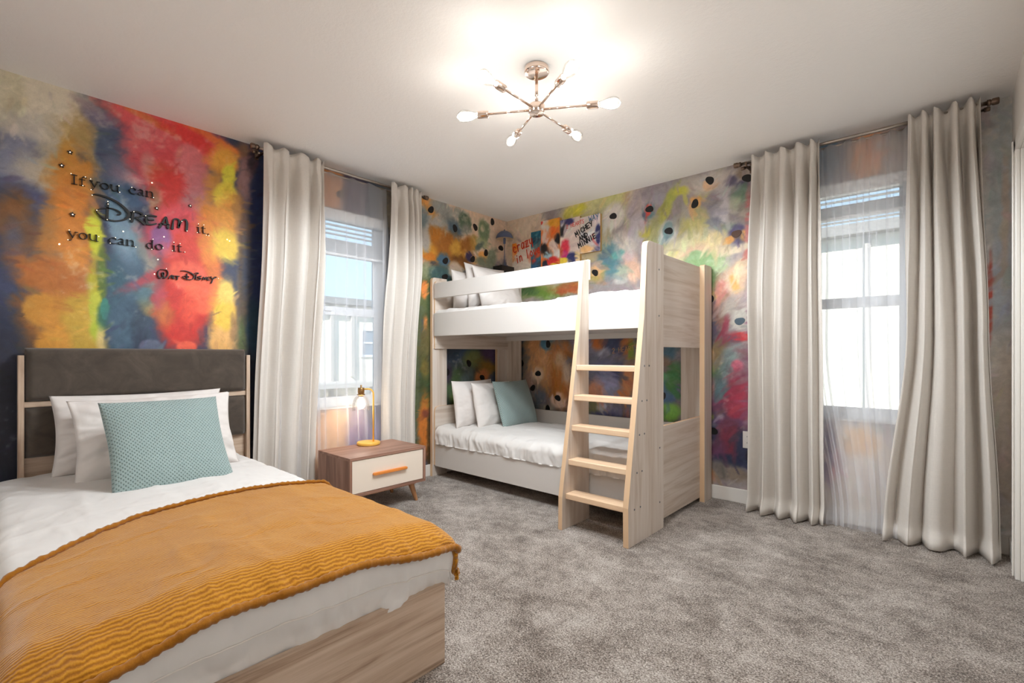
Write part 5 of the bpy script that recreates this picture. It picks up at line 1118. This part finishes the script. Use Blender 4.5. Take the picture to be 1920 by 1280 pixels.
# small serif alphabet on a unit x-height: (advance, strokes)
T_=.085; t_=.03; s_=.028
SER={
'I':(.62,[[(.31,0,T_),(.31,1.45,T_)],[(.08,.02,s_),(.54,.02,s_)],[(.08,1.43,s_),(.54,1.43,s_)]]),
'f':(.62,[[(.28,0,T_*.8),(.28,1.1,T_*.8),(.36,1.40,.05),(.54,1.44,.045),(.62,1.34,.06)],[(.08,.02,s_),(.50,.02,s_)],[(.08,.97,s_),(.52,.97,s_)]]),
'y':(.98,[[(.14,.95,T_),(.50,.05,T_*.8)],[(.86,.95,t_),(.50,.05,t_),(.34,-.36,.04),(.16,-.40,.06)],[(.0,.97,s_),(.32,.97,s_)],[(.70,.97,s_),(.98,.97,s_)]]),
'o':(1.0,[[(.50,.98,.035),(.24,.84,.075),(.13,.5,.09),(.24,.16,.075),(.5,.02,.035),(.76,.16,.075),(.87,.5,.09),(.76,.84,.075),(.5,.98,.035)]]),
'u':(1.08,[[(.20,.97,T_*.8),(.20,.28,T_*.8),(.36,.04,.05),(.60,.08,.035),(.80,.28,.03)],[(.82,.97,T_*.8),(.82,.02,T_*.8),(1.0,.02,.03)],[(.04,.97,s_),(.22,.97,s_)],[(.66,.97,s_),(.84,.97,s_)]]),
'c':(.88,[[(.78,.76,.08),(.66,.94,.045),(.46,.98,.04),(.22,.82,.075),(.13,.48,.09),(.24,.14,.07),(.48,.02,.04),(.68,.07,.035),(.82,.24,.02)]]),
'a':(.92,[[(.18,.76,.07),(.30,.95,.045),(.52,.96,.045),(.64,.78,.07),(.64,.14,T_*.8),(.74,.02,.045),(.88,.08,.02)],[(.64,.58,.03),(.30,.46,.05),(.14,.24,.075),(.28,.03,.055),(.50,.08,.035),(.64,.26,.03)]]),
'n':(1.10,[[(.22,.97,T_*.8),(.22,0,T_*.8)],[(.22,.68,.03),(.42,.92,.035),(.66,.95,.05),(.80,.72,T_*.8),(.80,0,T_*.8)],[(.04,.97,s_),(.22,.97,s_)],[(.04,.02,s_),(.40,.02,s_)],[(.62,.02,s_),(.98,.02,s_)]]),
'i':(.50,[[(.26,.97,T_*.8),(.26,0,T_*.8)],[(.06,.97,s_),(.26,.97,s_)],[(.06,.02,s_),(.46,.02,s_)],[(.25,1.36,.085),(.26,1.37,.085)]]),
't':(.62,[[(.26,1.34,.03),(.26,.20,T_*.8),(.38,.02,.05),(.58,.10,.025)],[(.04,.97,s_),(.52,.97,s_)]]),
'd':(1.08,[[(.80,1.46,T_*.8),(.80,.02,T_*.8),(1.0,.02,.03)],[(.80,.74,.03),(.60,.96,.035),(.34,.92,.05),(.14,.5,.09),(.30,.10,.06),(.54,.02,.035),(.80,.24,.03)],[(.60,1.44,s_),(.80,1.44,s_)]]),
',':(.40,[[(.18,.06,.09),(.19,.05,.09)],[(.24,.0,.06),(.14,-.22,.02)]]),
'.':(.40,[[(.18,.07,.09),(.19,.07,.09)]]),
}
TH=.012
def fnL(root): return lambda u,v,d:(d+.0015-root.location.x,u-root.location.y,v-root.location.z)
def beads(root,key):
    for (y,z) in BEADS[key]:
        MB().lathe([(0,-.0022),(.0016,-.0016),(.0022,0),(.0016,.0016),(0,.0022)],(TH+.003-root.location.x,y-root.location.y,z-root.location.z),(1,0,0),10).build('light_bead',M['led'],root,smooth=True)
xh=.0335
def word(text,key,u0,u1,z,label):
    root=thing('wall_lettering',label,'lettering',(0,u0,z),'black lettering and stars of the wall quote')
    adv=sum(SER[c][0] for c in text); k=(u1-u0)/adv; u=u0
    for ch_ in text:
        mb=MB(); a,sts=SER[ch_]
        for s in sts: ribbon(mb,[(u+p[0]*k,z+p[1]*xh,p[2]*xh*.72) for p in s],fnL(root),TH)
        mb.build('letter',M['black'],root,fix=True); u+=a*k
    beads(root,key); return root
word('If','If',-3.352,-3.288,1.953,'black serif word If, first in the wall quote')
word('you','you',-3.276,-3.146,1.957,'black serif word you in the top line of the wall quote')
word('can','can',-3.112,-2.990,1.962,'black serif word can in the top line, above the big script')
word('it,','it',-2.786,-2.712,1.806,'black serif it and comma after the big script word')
word('you','you2',-3.362,-3.236,1.672,'black serif word you starting the lower line of the wall quote')
word('can','can2',-3.198,-3.078,1.670,'black serif word can in the lower line, under the big script')
word('do','do',-3.034,-2.950,1.670,'black serif word do in the lower line of the wall quote')
word('it.','it2',-2.910,-2.836,1.674,'black serif it and full stop ending the wall quote')
def logo(key,label):
    pts=[p for L__ in STROKES[key] for s in L__ for p in s]; root=thing('wall_lettering',label,'lettering',(0,min(p[0] for p in pts),min(p[1] for p in pts)),'black lettering and stars of the wall quote')
    for L__ in STROKES[key]:
        mb=MB()
        for s in L__: ribbon(mb,s,fnL(root),TH)
        mb.build('letter',M['black'],root)
    beads(root,key)
logo('dream','large black script word DREAM in the middle of the wall quote')
logo('signature','black script signature below the wall quote')
slab=['topmost of the stars over the orange paint','beside the pale cloud just above the first word','between the two left line starts, on orange paint','just over the end of the big script word','on pink paint, highest above the word it']
slab=['black outline star highest over the quote','black outline star just above the first word of the quote','black outline star between the two words reading you','black outline star just over the end of the big script word','black outline star on pink paint above the comma']
for (y,z,r_),lb in zip(STARS,slab):
    root=thing('wall_star',lb,'star',(0,y,z),'black lettering and stars of the wall quote'); mb=MB(); R0=r_*1.15
    for k in range(5):
        a=PI/2+k*2*PI/5; b=a+PI/5; c=a-PI/5
        q=[(R0*math.cos(a)*1.9,R0*math.sin(a)*1.9),(R0*math.cos(b)*.95,R0*math.sin(b)*.95),(R0*math.cos(b)*.5,R0*math.sin(b)*.5),(R0*math.cos(a)*1.0,R0*math.sin(a)*1.0),(R0*math.cos(c)*.5,R0*math.sin(c)*.5),(R0*math.cos(c)*.95,R0*math.sin(c)*.95)]
        mb.prism(q,'x',.0015,TH*.8)
    mb.build('star_outline',M['black'],root)
    MB().lathe([(0,-.003),(.0024,-.002),(.003,0),(.0024,.002),(0,.003)],(.008,0,0),(1,0,0),10).build('light_bead',M['led'],root,smooth=True)
for (y,z) in SMALL:
    tag(MB().lathe([(0,-.0035),(.0028,-.0024),(.0035,0),(.0028,.0024),(0,.0035)],(.0036,0,0),(1,0,0),10).build('led_bead',M['led'],smooth=True),'tiny warm white lit bead stuck singly on the painted quote wall','light bead','single lit beads on the quote wall').location=(0,y,z)
# ------------------------------------------------------------ black decals (plain round spots)
dm=MB(); k=28
dr_=lambda i:(.031+.003*math.sin(2*PI*i/k*2+1)+.002*math.sin(2*PI*i/k*3))
dm.add([(0,dr_(i)*1.06*math.cos(2*PI*i/k),dr_(i)*.92*math.sin(2*PI*i/k)) for i in range(k)]+[(.003,dr_(i)*1.03*math.cos(2*PI*i/k),dr_(i)*.89*math.sin(2*PI*i/k)) for i in range(k)],[tuple(range(k))[::-1],tuple(range(k,2*k))]+[(i,(i+1)%k,(i+1)%k+k,i+k) for i in range(k)])
dec0=None
for (wl,u,z,t) in DECALS:
    if dec0 is None: dec0=dm.build('wall_decal',M['black']); o=dec0
    else: o=dec0.copy(); C.objects.link(o)
    o.location=(.001,u,z) if wl=='L' else (u,-.001,z); o.rotation_euler=(u*37%3.1,0,0) if wl=='L' else (u*37%3.1,0,-PI/2)
    tag(o,'small black wall decal '+t,'wall decal','small black wall decals')
for (u,z,col,t) in ((2.258,1.938,(84,52,34),'small brown wall decal on a purple patch beside the curtain'),(2.28,1.305,(74,92,104),'small slate wall decal on a pale grey patch beside the curtain')):
    o=dec0.copy(); o.data=dec0.data.copy(); o.data.materials[0]=mat('decal_paint',col,.6); C.objects.link(o); o.location=(u,-.001,z); o.rotation_euler=(0,0,-PI/2); tag(o,t,'wall decal','small black wall decals')
# ------------------------------------------------------------ hand-painted words on the canvas and bunk wall
BL_={ # brush alphabet, unit cell
'c':[[(.8,.75),(.4,.95),(.1,.5),(.4,.05),(.85,.2)]],'r':[[(.2,.95),(.2,0)],[(.2,.6),(.5,.95),(.85,.85)]],'a':[[(.8,.9),(.4,.95),(.12,.45),(.4,.05),(.8,.5)],[(.82,.95),(.8,.05)]],
'z':[[(.1,.95),(.9,.95)],[(.9,.95),(.1,.05)],[(.1,.05),(.95,.05)]],'y':[[(.15,.95),(.2,.35),(.6,.3),(.85,.9)],[(.85,.95),(.75,-.3)]],'i':[[(.5,.8),(.45,-.05)],[(.5,1.15),(.5,1.25)]],'n':[[(.15,.9),(.15,0)],[(.15,.6),(.5,.95),(.8,.7),(.82,0)]],
'l':[[(.4,1.5),(.35,0)]],'o':[[(.5,.98),(.12,.5),(.5,.02),(.88,.5),(.5,.98)]],'v':[[(.1,.95),(.5,.0),(.9,.95)]],'e':[[(.15,.5),(.85,.55),(.5,.97),(.12,.5),(.5,.03),(.9,.2)]],
'M':[[(.05,0),(.15,1)],[(.15,1),(.5,.35)],[(.5,.35),(.9,1)],[(.9,1),(.95,0)]],'I':[[(.5,0),(.5,1)]],'C':[[(.85,.8),(.4,1),(.1,.5),(.45,0),(.9,.2)]],'H':[[(.12,0),(.12,1)],[(.85,0),(.88,1)],[(.1,.5),(.9,.52)]],'E':[[(.15,0),(.12,1)],[(.12,1),(.9,1)],[(.12,.5),(.75,.52)],[(.15,0),(.9,.0)]],
'Y':[[(.1,1),(.5,.5)],[(.95,1),(.4,0)]],'F':[[(.15,0),(.12,1)],[(.12,1),(.9,1)],[(.12,.5),(.75,.52)]],'A':[[(.05,0),(.5,1)],[(.5,1),(.95,0)],[(.2,.4),(.8,.4)]],'N':[[(.1,0),(.12,1)],[(.12,1),(.88,0)],[(.88,0),(.9,1)]],'D':[[(.15,0),(.15,1)],[(.15,1),(.85,.7),(.85,.3),(.15,0)]],
'R':[[(.15,0),(.15,1)],[(.15,1),(.85,.85),(.8,.55),(.15,.5)],[(.3,.5),(.9,0)]],'T':[[(.5,0),(.5,1)],[(.05,1),(.95,1)]],'S':[[(.85,.85),(.4,1),(.15,.75),(.8,.3),(.5,0),(.1,.12)]],'W':[[(.02,1),(.25,0)],[(.25,0),(.5,.7)],[(.5,.7),(.75,0)],[(.75,0),(.98,1)]],'2':[[(.1,.75),(.5,1),(.85,.7),(.1,.0)],[(.1,0),(.95,0)]],' ':[]}
def brush(text,u0,z0,size,ang,hw,m,parent,dep,adv=.78,name='lettering'):
    mb=MB(); ca,sa=math.cos(ang),math.sin(ang); ox,oy,oz=parent.matrix_world.translation if parent else (0,0,0)
    ox,oy,oz=parent.location if parent else (0,0,0)
    for i,c in enumerate(text):
        for s in BL_[c]:
            pp=[]
            for (a,b) in s:
                x=(i*adv+a*.68)*size; y=b*size; pp.append((u0+x*ca-y*sa,z0+x*sa+y*ca,hw))
            ribbon(mb,pp,lambda u,v,d:(u-ox,-(dep+d)-oy,v-oz),.0012)
    return mb.build(name,m,parent)
brush('crazy',.128,2.085,.068,.22,.0055,M['redpaint'],cv,.0345,.80); brush('in',.165,1.985,.058,.20,.005,M['redpaint'],cv,.0345,.80); brush('love',.165+3*.8*.058*.98,1.985+3*.8*.058*.2,.058,.20,.005,M['redpaint'],cv,.0345,.80)
brush('MICHEY',.885,2.13,.046,.42,.0042,M['inkpaint'],cv,.0290,.72); brush('AND',.925,2.085,.044,.38,.0042,M['inkpaint'],cv,.0290,.74); brush('MINNIE',.915,2.025,.046,.36,.0042,M['inkpaint'],cv,.0290,.72)
brush('2 HEARTS',.775,2.225,.034,.10,.0022,M['pinkpaint'],cv,.0290,.74); brush('WAY',1.02,2.245,.048,.12,.0028,M['bluepaint'],cv,.0250,.74)
dummy=brush('2 HEARTS',1.24,1.075,.042,.12,.0018,M['ochre_ink'],None,.0005,.74,'wall_lettering'); tag(dummy,'scratchy ochre handwriting on navy paint under the upper bunk','lettering')
# red paint brush strokes by the last curtain are part of the mural
